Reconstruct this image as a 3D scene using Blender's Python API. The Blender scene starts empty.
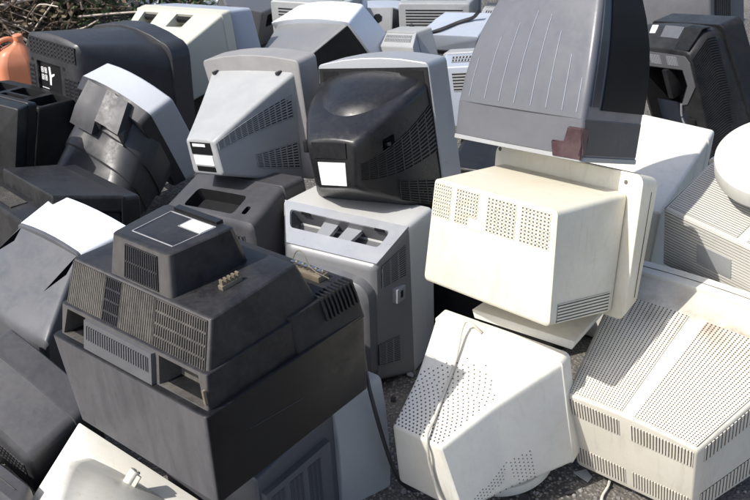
import bpy, bmesh, math, random
from mathutils import Vector, Matrix, noise
random.seed(7)
scene = bpy.context.scene
COL = scene.collection
# measured pose (rotation, position of the back face centre) and cross sections
# (y, width, height, x offset, z offset, taper) of every set; y runs from the back of a set to its screen
FIT = {
 'S': ([[0.6178, 0.7836, 0.0653], [-0.7693, 0.5852, 0.2563], [0.1627, -0.2086, 0.9644]], [0.2484, 2.0341, 0.6258], [[0.0, 0.3972, 0.2517, 0.0, -0.0, -0.0257], [0.2552, 0.3936, 0.2817, -0.03, 0.0011, 0.0078], [0.2595, 0.4574, 0.3391, -0.0261, 0.018, 0.0076], [0.3551, 0.3812, 0.3094, -0.0213, 0.0165, 0.0414]]),
 'V': ([[0.7796, 0.597, -0.1894], [-0.6263, 0.7428, -0.2365], [-0.0005, 0.303, 0.953]], [0.5928, 1.8811, 0.158], [[0.0, 0.312, 0.2754, -0.0, 0.0, 0.0341], [0.3882, 0.4975, 0.386, 0.0353, -0.0153, 0.0144], [0.4704, 0.4928, 0.4256, 0.0, 0.0, 0.0]]),
 'W': ([[0.7235, 0.6627, -0.1935], [-0.6812, 0.7308, -0.0445], [0.1119, 0.164, 0.9801]], [0.1093, 1.8338, 0.1673], [[0.0, 0.1708, 0.1921, 0.0, 0.0, -0.1345], [0.3124, 0.3693, 0.3144, -0.0015, -0.0021, 0.0128], [0.3487, 0.3491, 0.3212, -0.0111, -0.0078, 0.109]]),
 'U': ([[0.627, 0.7523, -0.2025], [-0.7785, 0.5951, -0.1996], [-0.0297, 0.2828, 0.9587]], [0.8359, 2.1648, 0.5062], [[0.0, 0.36, 0.1942, 0.0, 0.0, -0.031], [0.2117, 0.3604, 0.2864, -0.0095, -0.0398, 0.0062]]),
 'T': ([[0.8843, 0.4667, 0.0169], [-0.464, 0.8822, -0.0799], [-0.0522, 0.0628, 0.9967]], [0.6499, 2.5788, 0.3635], [[-0.0, 0.2674, 0.2375, -0.0, -0.0, 0.0105], [0.3403, 0.3195, 0.3664, 0.0172, 0.0113, -0.0314], [0.3817, 0.3787, 0.3762, -0.0148, 0.0108, -0.0079]]),
 'Q': ([[-0.6217, -0.1223, -0.7736], [0.7627, -0.3192, -0.5625], [-0.1781, -0.9398, 0.2917]], [0.4732, 2.4209, 1.1747], [[-0.0, 0.2202, 0.101, -0.0, -0.0, 0.0173], [0.3576, 0.3698, 0.246, 0.0114, 0.0052, 0.0683], [0.4481, 0.3916, 0.2152, 0.014, 0.0096, 0.0327]]),
 'H': ([[0.8608, 0.4974, -0.1076], [-0.4766, 0.8621, 0.1721], [0.1784, -0.0969, 0.9792]], [-0.113, 2.5892, 0.5792], [[0.0, 0.1486, 0.1351, 0.0, -0.0, 0.0726], [0.2833, 0.4003, 0.3338, -0.0121, 0.0167, -0.0633], [0.3564, 0.3885, 0.371, -0.005, 0.0293, -0.0519]]),
 'I': ([[0.7851, 0.5931, -0.1787], [-0.5879, 0.8043, 0.0865], [0.195, 0.0372, 0.9801]], [-0.5015, 2.8049, 0.5058], [[0.0, 0.127, 0.1088, 0.0, -0.0, -0.0199], [0.2859, 0.2973, 0.3624, -0.0178, -0.0069, 0.204], [0.3574, 0.3826, 0.3801, -0.0193, 0.0182, 0.0815]]),
 'F': ([[0.8505, 0.526, -0.0073], [-0.5223, 0.8461, 0.1065], [0.0622, -0.0868, 0.9943]], [-0.1221, 2.4472, 0.2306], [[0.0, 0.2966, 0.3493, 0.0, -0.0374, -0.019], [0.1324, 0.4408, 0.4491, -0.0354, -0.0118, -0.0463], [0.2558, 0.4158, 0.4447, -0.0326, -0.0004, -0.031]]),
 'G': ([[0.7838, 0.6093, -0.1203], [-0.6019, 0.7929, 0.0947], [0.1531, -0.0018, 0.9882]], [-0.4797, 2.6918, 0.2296], [[0.0, 0.3869, 0.2755, 0.0, 0.0, 0.0003], [0.1739, 0.3817, 0.378, -0.0238, -0.0037, -0.0007]]),
 'J': ([[0.7894, 0.5942, -0.1541], [-0.5821, 0.6448, -0.4954], [-0.195, 0.4808, 0.8549]], [-0.9765, 3.2524, 0.1468], [[0.0, 0.3551, 0.1828, 0.0, -0.0, 0.0396], [0.2888, 0.3233, 0.3862, -0.0559, 0.0341, 0.0006], [0.3867, 0.3441, 0.4051, -0.0384, 0.0223, -0.0369]]),
 'K': ([[0.806, 0.5908, 0.0372], [-0.5919, 0.8051, 0.0376], [-0.0077, -0.0523, 0.9986]], [-1.2263, 3.8106, 0.4512], [[-0.0, 0.3193, 0.202, -0.0, 0.0, -0.0095], [0.3577, 0.4887, 0.2452, 0.0352, -0.0767, -0.0354]]),
 'L': ([[0.7822, 0.6022, -0.1596], [-0.6098, 0.7925, 0.002], [0.1277, 0.0958, 0.9872]], [-1.0062, 4.4344, 0.189], [[0.0, 0.3943, 0.2156, 0.0, -0.0, 0.0484], [0.2817, 0.5553, 0.2693, -0.0392, 0.0561, 0.0374], [0.437, 0.5055, 0.4151, 0.0229, -0.0347, -0.0503]]),
 'N': ([[0.5992, 0.8005, 0.0133], [-0.7854, 0.5845, 0.2039], [0.1554, -0.1326, 0.9789]], [-1.0274, 2.7369, 0.273], [[0.0, 0.425, 0.352, 0.0, 0.0, -0.0072], [0.1398, 0.4832, 0.3509, -0.0082, -0.0206, -0.0004]]),
 'B': ([[0.7663, 0.6392, -0.0648], [-0.6425, 0.7633, -0.0682], [0.0059, 0.0939, 0.9956]], [-0.9766, 2.2884, 0.2328], [[0.0, 0.3834, 0.1146, 0.0, -0.0, 0.126], [0.2177, 0.2827, 0.3339, -0.0297, 0.0056, -0.0393], [0.3553, 0.3474, 0.3673, -0.0166, 0.0191, -0.0203]]),
 'C': ([[0.7825, 0.617, 0.0834], [-0.549, 0.747, -0.3749], [-0.2936, 0.2475, 0.9233]], [-0.9087, 1.9471, 0.1394], [[0.0, 0.3048, 0.2014, 0.0, 0.0, -0.0264], [0.1369, 0.31, 0.2603, -0.0034, -0.0129, 0.0276]]),
 'E': ([[0.7712, 0.6344, -0.0524], [-0.6327, 0.773, 0.0465], [0.07, -0.0027, 0.9975]], [-0.3744, 1.8112, 0.095], [[0.0, 0.3264, 0.2588, 0.0, 0.0, 0.0021], [0.2425, 0.3723, 0.3621, -0.0115, 0.002, 0.0029], [0.3809, 0.4134, 0.4285, 0.0059, -0.0042, -0.0098]]),
 'O': ([[0.6937, 0.4957, -0.5226], [-0.688, 0.6708, -0.2769], [0.2133, 0.5516, 0.8064]], [-0.361, 4.492, 0.1146], [[0.0, 0.3164, 0.2986, -0.0, 0.0, 0.0246], [0.2844, 0.5072, 0.2888, 0.0014, -0.0291, 0.0145], [0.3936, 0.4382, 0.3267, 0.019, -0.0533, -0.0501]]),
 'R': ([[0.358, 0.8699, -0.3393], [-0.9042, 0.4136, 0.1062], [0.2327, 0.2688, 0.9347]], [1.1481, 3.8686, 0.3294], [[0.0, 0.3612, 0.3246, 0.0, -0.0, 0.0431], [0.1786, 0.4761, 0.3554, -0.0476, 0.01, -0.0789]]),
 'A': ([[-0.7302, 0.1026, -0.6755], [0.6759, -0.0362, -0.7361], [-0.1, -0.9941, -0.0429]], [-0.4102, 1.8461, 0.7758], [[-0.0, 0.2087, 0.1552, -0.0, -0.0, -0.0658], [0.0814, 0.2195, 0.1965, 0.0028, -0.0021, -0.0244], [0.0859, 0.4448, 0.24, 0.0039, -0.02, 0.0505], [0.1817, 0.4765, 0.3109, 0.0021, -0.0155, 0.0261], [0.25, 0.5246, 0.4477, 0.0068, -0.0479, 0.0238], [0.4598, 0.458, 0.4602, -0.0063, -0.0482, 0.0598]]),
 'D': ([[0.85, 0.0693, 0.5221], [-0.3311, 0.8413, 0.4273], [-0.4097, -0.5361, 0.7381]], [-0.6136, 1.4805, 0.2143], [[0.0, 0.1833, 0.1919, 0.0, 0.0, -0.0002], [0.2771, 0.3442, 0.2961, 0.0214, -0.0149, -0.0133], [0.3189, 0.3774, 0.3386, -0.0222, 0.0066, -0.0055]]),
 'X': ([[0.805, 0.5922, -0.0345], [-0.5912, 0.8057, 0.0349], [0.0484, -0.0077, 0.9988]], [0.3461, 2.0582, 0.3954], [[-0.0, 0.2686, 0.0235, 0.0, 0.0, 0.0218], [0.206, 0.2472, 0.0124, 0.0, 0.0, 0.0]]),
 'P1': ([[0.9994, 0.0273, -0.0231], [-0.019, 0.9532, 0.3018], [0.0302, -0.3012, 0.9531]], [-0.0115, 5.2055, 0.2181], [[0.0, 0.1967, 0.0957, 0.0, 0.0, 0.0728], [0.2834, 0.325, 0.1261, -0.0275, -0.0154, -0.036], [0.3759, 0.3777, 0.1646, 0.0186, 0.0078, -0.0446]]),
 'P3': ([[0.6133, 0.6905, -0.3836], [-0.7623, 0.6445, -0.0587], [0.2067, 0.3284, 0.9216]], [0.3413, 4.6455, 0.262], [[0.0, 0.3565, 0.0839, 0.0, 0.0, 0.1754], [0.1188, 0.3714, 0.2251, -0.018, -0.0666, -0.0043]]),
 'P4': ([[0.9734, 0.2289, -0.0013], [-0.225, 0.9578, 0.1786], [0.0421, -0.1736, 0.9839]], [0.3298, 5.335, 0.2063], [[0.0, 0.2163, 0.0898, -0.0, 0.0, -0.01], [0.24, 0.3405, 0.1254, 0.001, -0.0223, -0.0499]]),
 'P2': ([[0.4782, 0.8395, -0.2581], [-0.8428, 0.5213, 0.1341], [0.2471, 0.1534, 0.9568]], [0.1156, 4.4047, 0.2227], [[0.0, 0.292, 0.2025, 0.0, 0.0, 0.0125], [0.0703, 0.2803, 0.2966, -0.0479, -0.003, -0.0314]]),
 'P6': ([[0.9261, 0.3743, -0.0471], [-0.3718, 0.9267, 0.0552], [0.0643, -0.0336, 0.9974]], [0.5884, 4.8426, 0.1765], [[0.0, 0.222, 0.2218, 0.0, 0.0, -0.0197], [0.2277, 0.2348, 0.292, -0.0239, -0.0021, -0.0378]]),
 'P7': ([[0.978, 0.0972, 0.1844], [-0.0717, 0.9875, -0.1402], [-0.1958, 0.1239, 0.9728]], [-0.6897, 5.3251, 0.1602], [[0.0, 0.1965, 0.1524, -0.0, 0.0, 0.0405], [0.2191, 0.3608, 0.1391, 0.0067, -0.0147, -0.0288]]),
 'Y1': ([[0.9584, 0.2529, -0.1326], [-0.2395, 0.9647, 0.1092], [0.1556, -0.0729, 0.9851]], [1.475, 5.4161, 0.2417], [[0.0, 0.2346, 0.2293, 0.0, 0.0, -0.0057], [0.2964, 0.4233, 0.3668, -0.0149, -0.0175, -0.0029], [0.3803, 0.4739, 0.438, 0.0123, 0.0018, -0.0089]]),
 'Y2': ([[0.8964, 0.4334, -0.0933], [-0.406, 0.8871, 0.2195], [0.1779, -0.1589, 0.9711]], [1.3464, 4.6062, 0.4363], [[0.0, 0.3015, 0.2295, 0.0, 0.0, -0.0063], [0.2952, 0.426, 0.3982, -0.0125, -0.0151, -0.0042], [0.3825, 0.4719, 0.4416, 0.0105, -0.0015, -0.0076]]),
 'M': ([[0.9572, 0.2362, 0.1674], [-0.266, 0.9457, 0.1869], [-0.1142, -0.2235, 0.968]], [-1.3715, 3.5399, 0.3109], [[0.0, 0.3228, 0.1891, 0.0, 0.0, -0.0006], [0.2822, 0.3463, 0.2223, -0.0082, -0.0157, -0.0065]]),
 'M2': ([[0.8896, 0.4354, 0.1381], [-0.4556, 0.867, 0.2017], [-0.0319, -0.2423, 0.9697]], [-1.2835, 3.1795, 0.4378], [[0.0, 0.2884, 0.1979, 0.0, 0.0, 0.0212], [0.0857, 0.285, 0.2259, -0.0316, -0.0126, -0.0138]]),
 'P5': ([[0.9799, 0.1945, -0.0435], [-0.1923, 0.9801, 0.05], [0.0524, -0.0406, 0.9978]], [0.2962, 5.0875, 0.1901], [[-0.0, 0.355, 0.2632, -0.0, 0.0, 0.0099], [0.219, 0.3879, 0.2803, 0.0088, -0.0077, 0.0101]]),
 'P8': ([[0.935, 0.3538, -0.0266], [-0.3526, 0.9349, 0.0416], [0.0396, -0.0295, 0.9988]], [-0.3311, 5.0728, 0.1905], [[0.0, 0.3943, 0.2762, 0.0, 0.0, 0.0223], [0.2312, 0.3988, 0.2994, 0.0007, -0.0058, 0.0019]]),
 'P9': ([[0.9087, 0.3867, -0.1574], [-0.3773, 0.922, 0.0873], [0.1789, -0.0199, 0.9837]], [0.4235, 4.0754, 0.2424], [[0.0, 0.2589, 0.2124, 0.0, 0.0, -0.0001], [0.2068, 0.3773, 0.2617, -0.0152, -0.0234, 0.0108]]),
 'P10': ([[0.9116, 0.4085, -0.0453], [-0.4079, 0.9128, 0.0222], [0.0504, -0.0018, 0.9987]], [0.3705, 3.2252, 0.1496], [[0.0, 0.2706, 0.2373, 0.0, -0.0, -0.0198], [0.2152, 0.2721, 0.2763, -0.0208, 0.001, -0.0374]]),
 'P11': ([[0.8772, 0.4782, 0.0431], [-0.4782, 0.8782, -0.0108], [-0.043, -0.0111, 0.999]], [0.3393, 2.584, 0.0629], [[0.0, 0.4011, 0.2634, -0.0, 0.0, 0.0006], [0.2584, 0.4433, 0.2962, 0.0045, -0.0034, 0.002]]),
 'P12': ([[0.7876, 0.6161, 0.0028], [-0.6161, 0.7876, -0.004], [-0.0047, 0.0014, 1.0]], [-0.9208, 1.8057, 0.099], [[0.0, 0.4115, 0.1451, 0.0, 0.0, 0.0171], [0.0715, 0.3745, 0.1629, -0.0331, -0.0018, -0.0091]]),
}
# ------------------------------------------------------------------ materials
def nd(nt, t, **k):
    n = nt.nodes.new(t)
    for a, b in k.items(): setattr(n, a, b)
    return n
def ramp(nt, src, p0, p1, c0=(0,0,0,1), c1=(1,1,1,1)):
    r = nd(nt, 'ShaderNodeValToRGB'); e = r.color_ramp.elements
    e[0].position, e[1].position = p0, p1; e[0].color, e[1].color = c0, c1
    nt.links.new(src, r.inputs['Fac']); return r.outputs['Color']
def mixc(nt, fac, a, b, blend='MIX'):
    m = nd(nt, 'ShaderNodeMix', data_type='RGBA', blend_type=blend)
    for s, v in ((m.inputs[0], fac), (m.inputs[6], a), (m.inputs[7], b)):
        if hasattr(v, 'is_linked') or hasattr(v, 'links'): nt.links.new(v, s)
        elif isinstance(v, (int, float)): s.default_value = v
        else: s.default_value = (*v[:3], 1)
    return m.outputs[2]
MATS = {}
def plastic(name, col, rough=.45, dust=(.3,.28,.25), amt=.35, grime=(.08,.07,.06), gamt=.12, bump=.06, metal=0.0, scratch=.25, spec=.5, grain=700, band=None, side=None):
    m = bpy.data.materials.new(name); m.use_nodes = True; nt = m.node_tree
    b = nt.nodes['Principled BSDF']; L = nt.links.new
    tc = nd(nt, 'ShaderNodeTexCoord'); oi = nd(nt, 'ShaderNodeObjectInfo')
    off = nd(nt, 'ShaderNodeVectorMath', operation='MULTIPLY_ADD')
    comb = nd(nt, 'ShaderNodeCombineXYZ')
    for i in range(3): L(oi.outputs['Random'], comb.inputs[i])
    L(comb.outputs[0], off.inputs[0]); off.inputs[1].default_value = (31, 17, 23); L(tc.outputs['Object'], off.inputs[2])
    P = off.outputs[0]
    def noi(scale, detail=6, rough=.6, vec=None, dist=0):
        n = nd(nt, 'ShaderNodeTexNoise'); n.inputs['Scale'].default_value = scale; n.inputs['Detail'].default_value = detail
        n.inputs['Roughness'].default_value = rough; n.inputs['Distortion'].default_value = dist
        L(vec or P, n.inputs['Vector']); return n.outputs['Fac']
    c = col
    tint = ramp(nt, noi(2.2, 3), .3, .7, (*[x*.9 for x in col], 1), (*[min(1, x*1.06) for x in col], 1))
    # dust film in clouds and finer specks
    d1 = ramp(nt, noi(9, 10, .74, dist=.3), .40, .80)
    d2 = ramp(nt, noi(70, 4, .7), .45, .75)
    mm = nd(nt, 'ShaderNodeMath', operation='MULTIPLY_ADD'); L(d2, mm.inputs[0]); mm.inputs[1].default_value = .35; L(d1, mm.inputs[2])
    ms = nd(nt, 'ShaderNodeMath', operation='MULTIPLY', use_clamp=True); L(mm.outputs[0], ms.inputs[0]); ms.inputs[1].default_value = amt
    fac = ms.outputs[0]
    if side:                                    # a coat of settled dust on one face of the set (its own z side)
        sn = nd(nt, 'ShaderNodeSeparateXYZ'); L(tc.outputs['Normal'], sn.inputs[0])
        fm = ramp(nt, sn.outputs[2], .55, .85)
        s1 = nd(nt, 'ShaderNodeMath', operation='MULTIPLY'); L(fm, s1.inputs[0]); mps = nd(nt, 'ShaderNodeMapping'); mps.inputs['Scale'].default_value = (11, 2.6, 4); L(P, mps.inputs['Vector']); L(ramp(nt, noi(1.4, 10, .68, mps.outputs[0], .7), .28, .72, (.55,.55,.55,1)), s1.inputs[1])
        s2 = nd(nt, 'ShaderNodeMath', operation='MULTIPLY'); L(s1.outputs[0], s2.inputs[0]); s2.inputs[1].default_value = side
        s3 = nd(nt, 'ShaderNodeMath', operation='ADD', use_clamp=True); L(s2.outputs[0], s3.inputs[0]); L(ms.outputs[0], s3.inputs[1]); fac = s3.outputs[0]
    c1 = mixc(nt, fac, tint, dust)
    # streaky grime
    mp = nd(nt, 'ShaderNodeMapping'); mp.inputs['Scale'].default_value = (9, 9, 1.6); L(P, mp.inputs['Vector'])
    g = ramp(nt, noi(3, 7, .7, mp.outputs[0], .8), .55, .8)
    gm = nd(nt, 'ShaderNodeMath', operation='MULTIPLY'); L(g, gm.inputs[0]); gm.inputs[1].default_value = gamt
    c2 = mixc(nt, gm.outputs[0], c1, grime)
    # hairline scratches
    m2 = nd(nt, 'ShaderNodeMapping'); m2.inputs['Scale'].default_value = (4, 4, 150); m2.inputs['Rotation'].default_value = (.5, .9, .4); L(P, m2.inputs['Vector'])
    s = ramp(nt, noi(1.5, 2, .5, m2.outputs[0]), .70, .76)
    m3 = nd(nt, 'ShaderNodeMath', operation='MULTIPLY'); L(s, m3.inputs[0]); L(ramp(nt, noi(7, 2), .5, .7), m3.inputs[1])
    m4 = nd(nt, 'ShaderNodeMath', operation='MULTIPLY'); L(m3.outputs[0], m4.inputs[0]); m4.inputs[1].default_value = scratch
    c3 = mixc(nt, m4.outputs[0], c2, [min(1, x*1.5+.05) for x in col])
    if band:                                   # a belt of baked-on dirt across the set
        sx = nd(nt, 'ShaderNodeSeparateXYZ'); L(tc.outputs['Object'], sx.inputs[0])
        ad = nd(nt, 'ShaderNodeMath', operation='SUBTRACT'); L(sx.outputs[1], ad.inputs[0]); ad.inputs[1].default_value = band[0]
        ab = nd(nt, 'ShaderNodeMath', operation='ABSOLUTE'); L(ad.outputs[0], ab.inputs[0])
        fr = ramp(nt, ab.outputs[0], 0, band[1], (1,1,1,1), (0,0,0,1))
        mu = nd(nt, 'ShaderNodeMath', operation='MULTIPLY'); L(fr, mu.inputs[0]); L(ramp(nt, noi(11, 7, .7), .35, .75), mu.inputs[1])
        c3 = mixc(nt, mu.outputs[0], c3, band[2])
    L(c3, b.inputs['Base Color'])
    rr = nd(nt, 'ShaderNodeMapRange'); rr.inputs['To Min'].default_value = rough-.06; rr.inputs['To Max'].default_value = min(1, rough+.25)
    L(ms.outputs[0], rr.inputs['Value']); rr.inputs['From Max'].default_value = max(amt, .05); L(rr.outputs[0], b.inputs['Roughness'])
    b.inputs['Metallic'].default_value = metal; b.inputs['Specular IOR Level'].default_value = spec
    bp = nd(nt, 'ShaderNodeBump'); bp.inputs['Strength'].default_value = bump; bp.inputs['Distance'].default_value = .002
    n1 = noi(grain, 2); L(n1, bp.inputs['Height'])
    bp2 = nd(nt, 'ShaderNodeBump'); bp2.inputs['Strength'].default_value = .03; bp2.inputs['Distance'].default_value = .004
    L(noi(9, 3), bp2.inputs['Height']); L(bp.outputs[0], bp2.inputs['Normal']); L(bp2.outputs[0], b.inputs['Normal'])
    MATS[name] = m; return m
def simple(name, col, rough=.5, metal=0, spec=.5):
    m = bpy.data.materials.new(name); m.use_nodes = True; nt = m.node_tree; b = nt.nodes['Principled BSDF']
    tc = nd(nt, 'ShaderNodeTexCoord'); n = nd(nt, 'ShaderNodeTexNoise'); n.inputs['Scale'].default_value = 40; n.inputs['Detail'].default_value = 5
    nt.links.new(tc.outputs['Object'], n.inputs['Vector'])
    nt.links.new(ramp(nt, n.outputs['Fac'], .3, .7, (*[x*.8 for x in col], 1), (*[min(1, x*1.1) for x in col], 1)), b.inputs['Base Color'])
    b.inputs['Roughness'].default_value = rough; b.inputs['Metallic'].default_value = metal; b.inputs['Specular IOR Level'].default_value = spec
    MATS[name] = m; return m
DUST = (.26,.24,.21)
plastic('cream', (.76,.72,.595), .40, (.60,.53,.37), .50, (.30,.24,.15), .34, scratch=.25)
plastic('white', (.76,.745,.675), .42, (.60,.545,.43), .48, (.28,.23,.16), .38, scratch=.25)
plastic('satin_black', (.036,.037,.041), .36, (.13,.13,.13), .07, scratch=.5, spec=.45)
plastic('cool_grey', (.44,.465,.50), .38, (.4,.4,.38), .22)
plastic('pale_silver', (.52,.525,.51), .36, (.45,.44,.42), .22)
plastic('stone_white', (.60,.59,.545), .48, (.5,.46,.38), .4, (.28,.23,.16), .3, scratch=.2)
plastic('dirty_white', (.74,.70,.60), .5, (.60,.54,.44), .45, (.30,.23,.15), .40, scratch=.1, band=(.080, .095, (.24,.165,.10)))
plastic('beige', (.52,.52,.44), .5, (.45,.42,.36), .3, (.22,.2,.16), .2)
plastic('light_grey', (.31,.32,.325), .42, (.5,.48,.45), .25, (.22,.2,.18), .15)
plastic('taupe', (.25,.245,.245), .45, (.4,.38,.35), .3)
plastic('blue_grey', (.33,.37,.44), .4, (.4,.4,.4), .25)
plastic('pale_blue', (.70,.74,.80), .35, (.6,.6,.6), .2)
plastic('silver', (.36,.375,.40), .33, (.36,.355,.35), .22, metal=.25, scratch=.2)
plastic('silver_dark', (.20,.205,.215), .36, DUST, .30, metal=.2)
plastic('mid_grey', (.10,.102,.110), .40, (.2,.19,.18), .18)
plastic('slate', (.100,.104,.116), .40, DUST, .14, metal=.1, spec=.35)
plastic('dark_grey', (.029,.030,.034), .37, (.13,.13,.135), .17, spec=.34)
plastic('black', (.011,.011,.0125), .36, (.10,.10,.10), .14, spec=.25)
plastic('gloss_black', (.012,.012,.0135), .30, (.10,.10,.10), .08, scratch=.4)
plastic('dusty_black', (.015,.015,.0165), .40, (.14,.137,.135), .20, scratch=.6, spec=.2, gamt=.3, grime=(.012,.011,.010))
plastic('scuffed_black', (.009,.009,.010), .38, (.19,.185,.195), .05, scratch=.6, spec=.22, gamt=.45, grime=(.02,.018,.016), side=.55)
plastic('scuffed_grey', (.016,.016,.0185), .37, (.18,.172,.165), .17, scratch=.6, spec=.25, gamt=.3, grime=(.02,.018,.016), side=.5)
plastic('dusty_grille', (.05,.047,.043), .65, (.20,.18,.155), .6, scratch=.2)
plastic('graphite', (.055,.055,.060), .40, (.17,.165,.165), .20, scratch=.5, spec=.3)
plastic('pewter', (.130,.134,.150), .36, (.2,.2,.2), .16, metal=.1)
plastic('maroon', (.060,.030,.036), .42, (.2,.15,.14), .3)
plastic('orange_plastic', (.58,.205,.10), .45, (.5,.35,.28), .25)
simple('brown_slot', (.085,.062,.045), .8, spec=.2)
simple('faded_ink', (.36,.36,.36), .6)
simple('dark_slot', (.012,.012,.013), .8, spec=.2)
simple('shadow_slot', (.12,.115,.10), .8, spec=.2)
simple('paper', (.80,.80,.79), .6)
simple('sticker_black', (.012,.012,.013), .3)
simple('navy_mesh', (.015,.020,.032), .3)
simple('screen_glass', (.022,.026,.025), .08)
simple('pcb', (.17,.14,.10), .6)
simple('metal', (.5,.5,.5), .35, 1)
simple('cable_white', (.60,.57,.50), .5)
simple('cable_black', (.02,.02,.02), .45)
# ------------------------------------------------------------------ mesh helpers
OFF = {}
def obj(name, bm, mats, parent=None, smooth=35):
    me = bpy.data.meshes.new(name)
    if parent is not None and parent in OFF: bmesh.ops.translate(bm, vec=-OFF[parent], verts=bm.verts[:])
    bmesh.ops.recalc_face_normals(bm, faces=bm.faces[:])
    bm.to_mesh(me); bm.free()
    for m in ([mats] if isinstance(mats, str) else mats): me.materials.append(MATS[m])
    me.shade_smooth(); me.set_sharp_from_angle(angle=math.radians(smooth))
    o = bpy.data.objects.new(name, me); COL.objects.link(o)
    if parent is not None: o.parent = parent; OFF[o] = OFF.get(parent, Vector())
    return o
def tag(o, label=None, cat=None, group=None, kind=None):
    if label: o['label'] = label
    if cat: o['category'] = cat
    if group: o['group'] = group
    if kind: o['kind'] = kind
    return o
def lerp(a, b, t): return {k: a[k]+(b[k]-a[k])*t for k in a}
class Loft:
    def __init__(s, secs, r=.012, ct=0, cs=0, cb=0):
        s.S = []
        for i, q in enumerate(secs):
            if isinstance(q, dict): s.S.append(dict(q)); continue
            s.S.append(dict(y=q[0], w=q[1], h=q[2], xc=q[3], zc=q[4], tp=q[5] if len(q) > 5 else 0, r=r, ct=ct, cs=cs, cb=cb))
    def at(s, v):
        n = len(s.S)-1; v = max(0, min(n, v)); i = min(int(v), n-1)
        return lerp(s.S[i], s.S[i+1], v-i)
    def F(s, side):
        def f(u, v):
            if side in ('cap', 'front'):
                q = s.S[0] if side == 'cap' else s.S[-1]
                return Vector((q['xc']+u*q['w']/2*(1+v*q['tp']), q['y'], q['zc']+v*q['h']/2))
            q = s.at(v)
            if side in ('top', 'bottom'):
                sg = 1 if side == 'top' else -1
                hw = q['w']/2*(1+sg*q['tp']); x = u*hw; uu = min(1, abs(x)/max(1e-4, hw-q['r']))
                return Vector((q['xc']+x, q['y'], q['zc']+sg*(q['h']/2+(q['ct'] if sg > 0 else q['cb'])*(1-uu*uu))))
            sg = 1 if side == 'right' else -1
            z = u*q['h']/2; uu = min(1, abs(z)/max(1e-4, q['h']/2-q['r']))
            return Vector((q['xc']+sg*(q['w']/2*(1+u*q['tp'])+q['cs']*(1-uu*uu)), q['y'], q['zc']+z))
        f.c = s.centre(); f.side = side
        return f
    def centre(s):
        a, b = s.S[0], s.S[-1]
        return Vector(((a['xc']+b['xc'])/2, (a['y']+b['y'])/2, (a['zc']+b['zc'])/2))
    @staticmethod
    def ring(q, ins=0, n=7, m=4):
        r = max(.0008, min(q['r'], q['w']*.45, q['h']*.45)); pts = []
        r = max(.0006, r-ins*.6)
        def cor(sx, sz): return (q['xc']+sx*(q['w']/2*(1+sz*q['tp'])-ins), q['zc']+sz*(q['h']/2-ins))
        TL, TR, BR, BL = cor(-1,1), cor(1,1), cor(1,-1), cor(-1,-1)
        def side(p, d0, q2, bx, bz, bul):
            for i in range(n+1):
                full = max(1e-5, math.dist(p, q2)+2*r); lim = 1-2*r/full      # straight run in units of the whole side
                u = max(-lim, min(lim, (-1, -.86, -.52, -.18, .18, .52, .86, 1)[i])); u /= lim; t = (u+1)/2; k = bul*(1-u*u)
                pts.append((p[0]+(q2[0]-p[0])*t+bx*k, p[1]+(q2[1]-p[1])*t+bz*k))
        def arc(c, a0):
            for i in range(1, m):
                a = a0-math.pi/2*i/m; pts.append((c[0]+r*math.cos(a), c[1]+r*math.sin(a)))
        side((TL[0]+r, TL[1]), 0, (TR[0]-r, TR[1]), 0, 1, q['ct']); arc((TR[0]-r, TR[1]-r), math.pi/2)
        side((TR[0], TR[1]-r), 0, (BR[0], BR[1]+r), 1, 0, q['cs']); arc((BR[0]-r, BR[1]+r), 0)
        side((BR[0]-r, BR[1]), 0, (BL[0]+r, BL[1]), 0, -1, q['cb']); arc((BL[0]+r, BL[1]+r), -math.pi/2)
        side((BL[0], BL[1]+r), 0, (TL[0], TL[1]-r), -1, 0, q['cs']); arc((TL[0]+r, TL[1]-r), math.pi)
        return [Vector((x, q['y'], z)) for x, z in pts]
    def bm(s, rc=.008, rf=.005, soft=.010, bm=None, capmat=0):
        bm = bm or bmesh.new(); rows = []
        S = s.S; n = len(S)
        for k in range(3):                                     # rounded rim of the back face
            a = math.pi/2*k/3; q = lerp(S[0], S[1], 0); ins = rc*(1-math.sin(a)); dy = rc*(1-math.cos(a))
            f = dy/max(1e-5, abs(S[1]['y']-S[0]['y'])); f = min(.45, f); rows.append((lerp(S[0], S[1], f), ins))
        for i in range(1, n-1):
            la = max(1e-5, abs(S[i]['y']-S[i-1]['y'])); lb = max(1e-5, abs(S[i+1]['y']-S[i]['y']))
            a = lerp(S[i], S[i-1], min(.3, soft/la)); b = lerp(S[i], S[i+1], min(.3, soft/lb))
            mid = lerp(lerp(a, S[i], .5), lerp(S[i], b, .5), .5)
            for q in ((a, mid, b) if soft > 0 else (S[i],)): rows.append((q, 0))
        for k in range(2, -1, -1):
            a = math.pi/2*k/3; ins = rf*(1-math.sin(a)); dy = rf*(1-math.cos(a))
            f = min(.45, dy/max(1e-5, abs(S[-1]['y']-S[-2]['y']))); rows.append((lerp(S[-1], S[-2], f), ins))
        fine = [rows[0]]
        for a, b in zip(rows, rows[1:]):                       # extra rows so that twisted faces stay true
            k = max(1, min(8, int(abs(b[0]['y']-a[0]['y'])/.03)))
            for j in range(1, k+1): fine.append((lerp(a[0], b[0], j/k), a[1]+(b[1]-a[1])*j/k))
        R = [[bm.verts.new(p) for p in Loft.ring(q, i)] for q, i in fine]
        for a, b in zip(R, R[1:]):
            k = len(a)
            for j in range(k): bm.faces.new((a[j], a[(j+1) % k], b[(j+1) % k], b[j]))
        fa = bm.faces.new(R[0][::-1]); bm.faces.new(R[-1]); fa.material_index = capmat
        return bm
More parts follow.
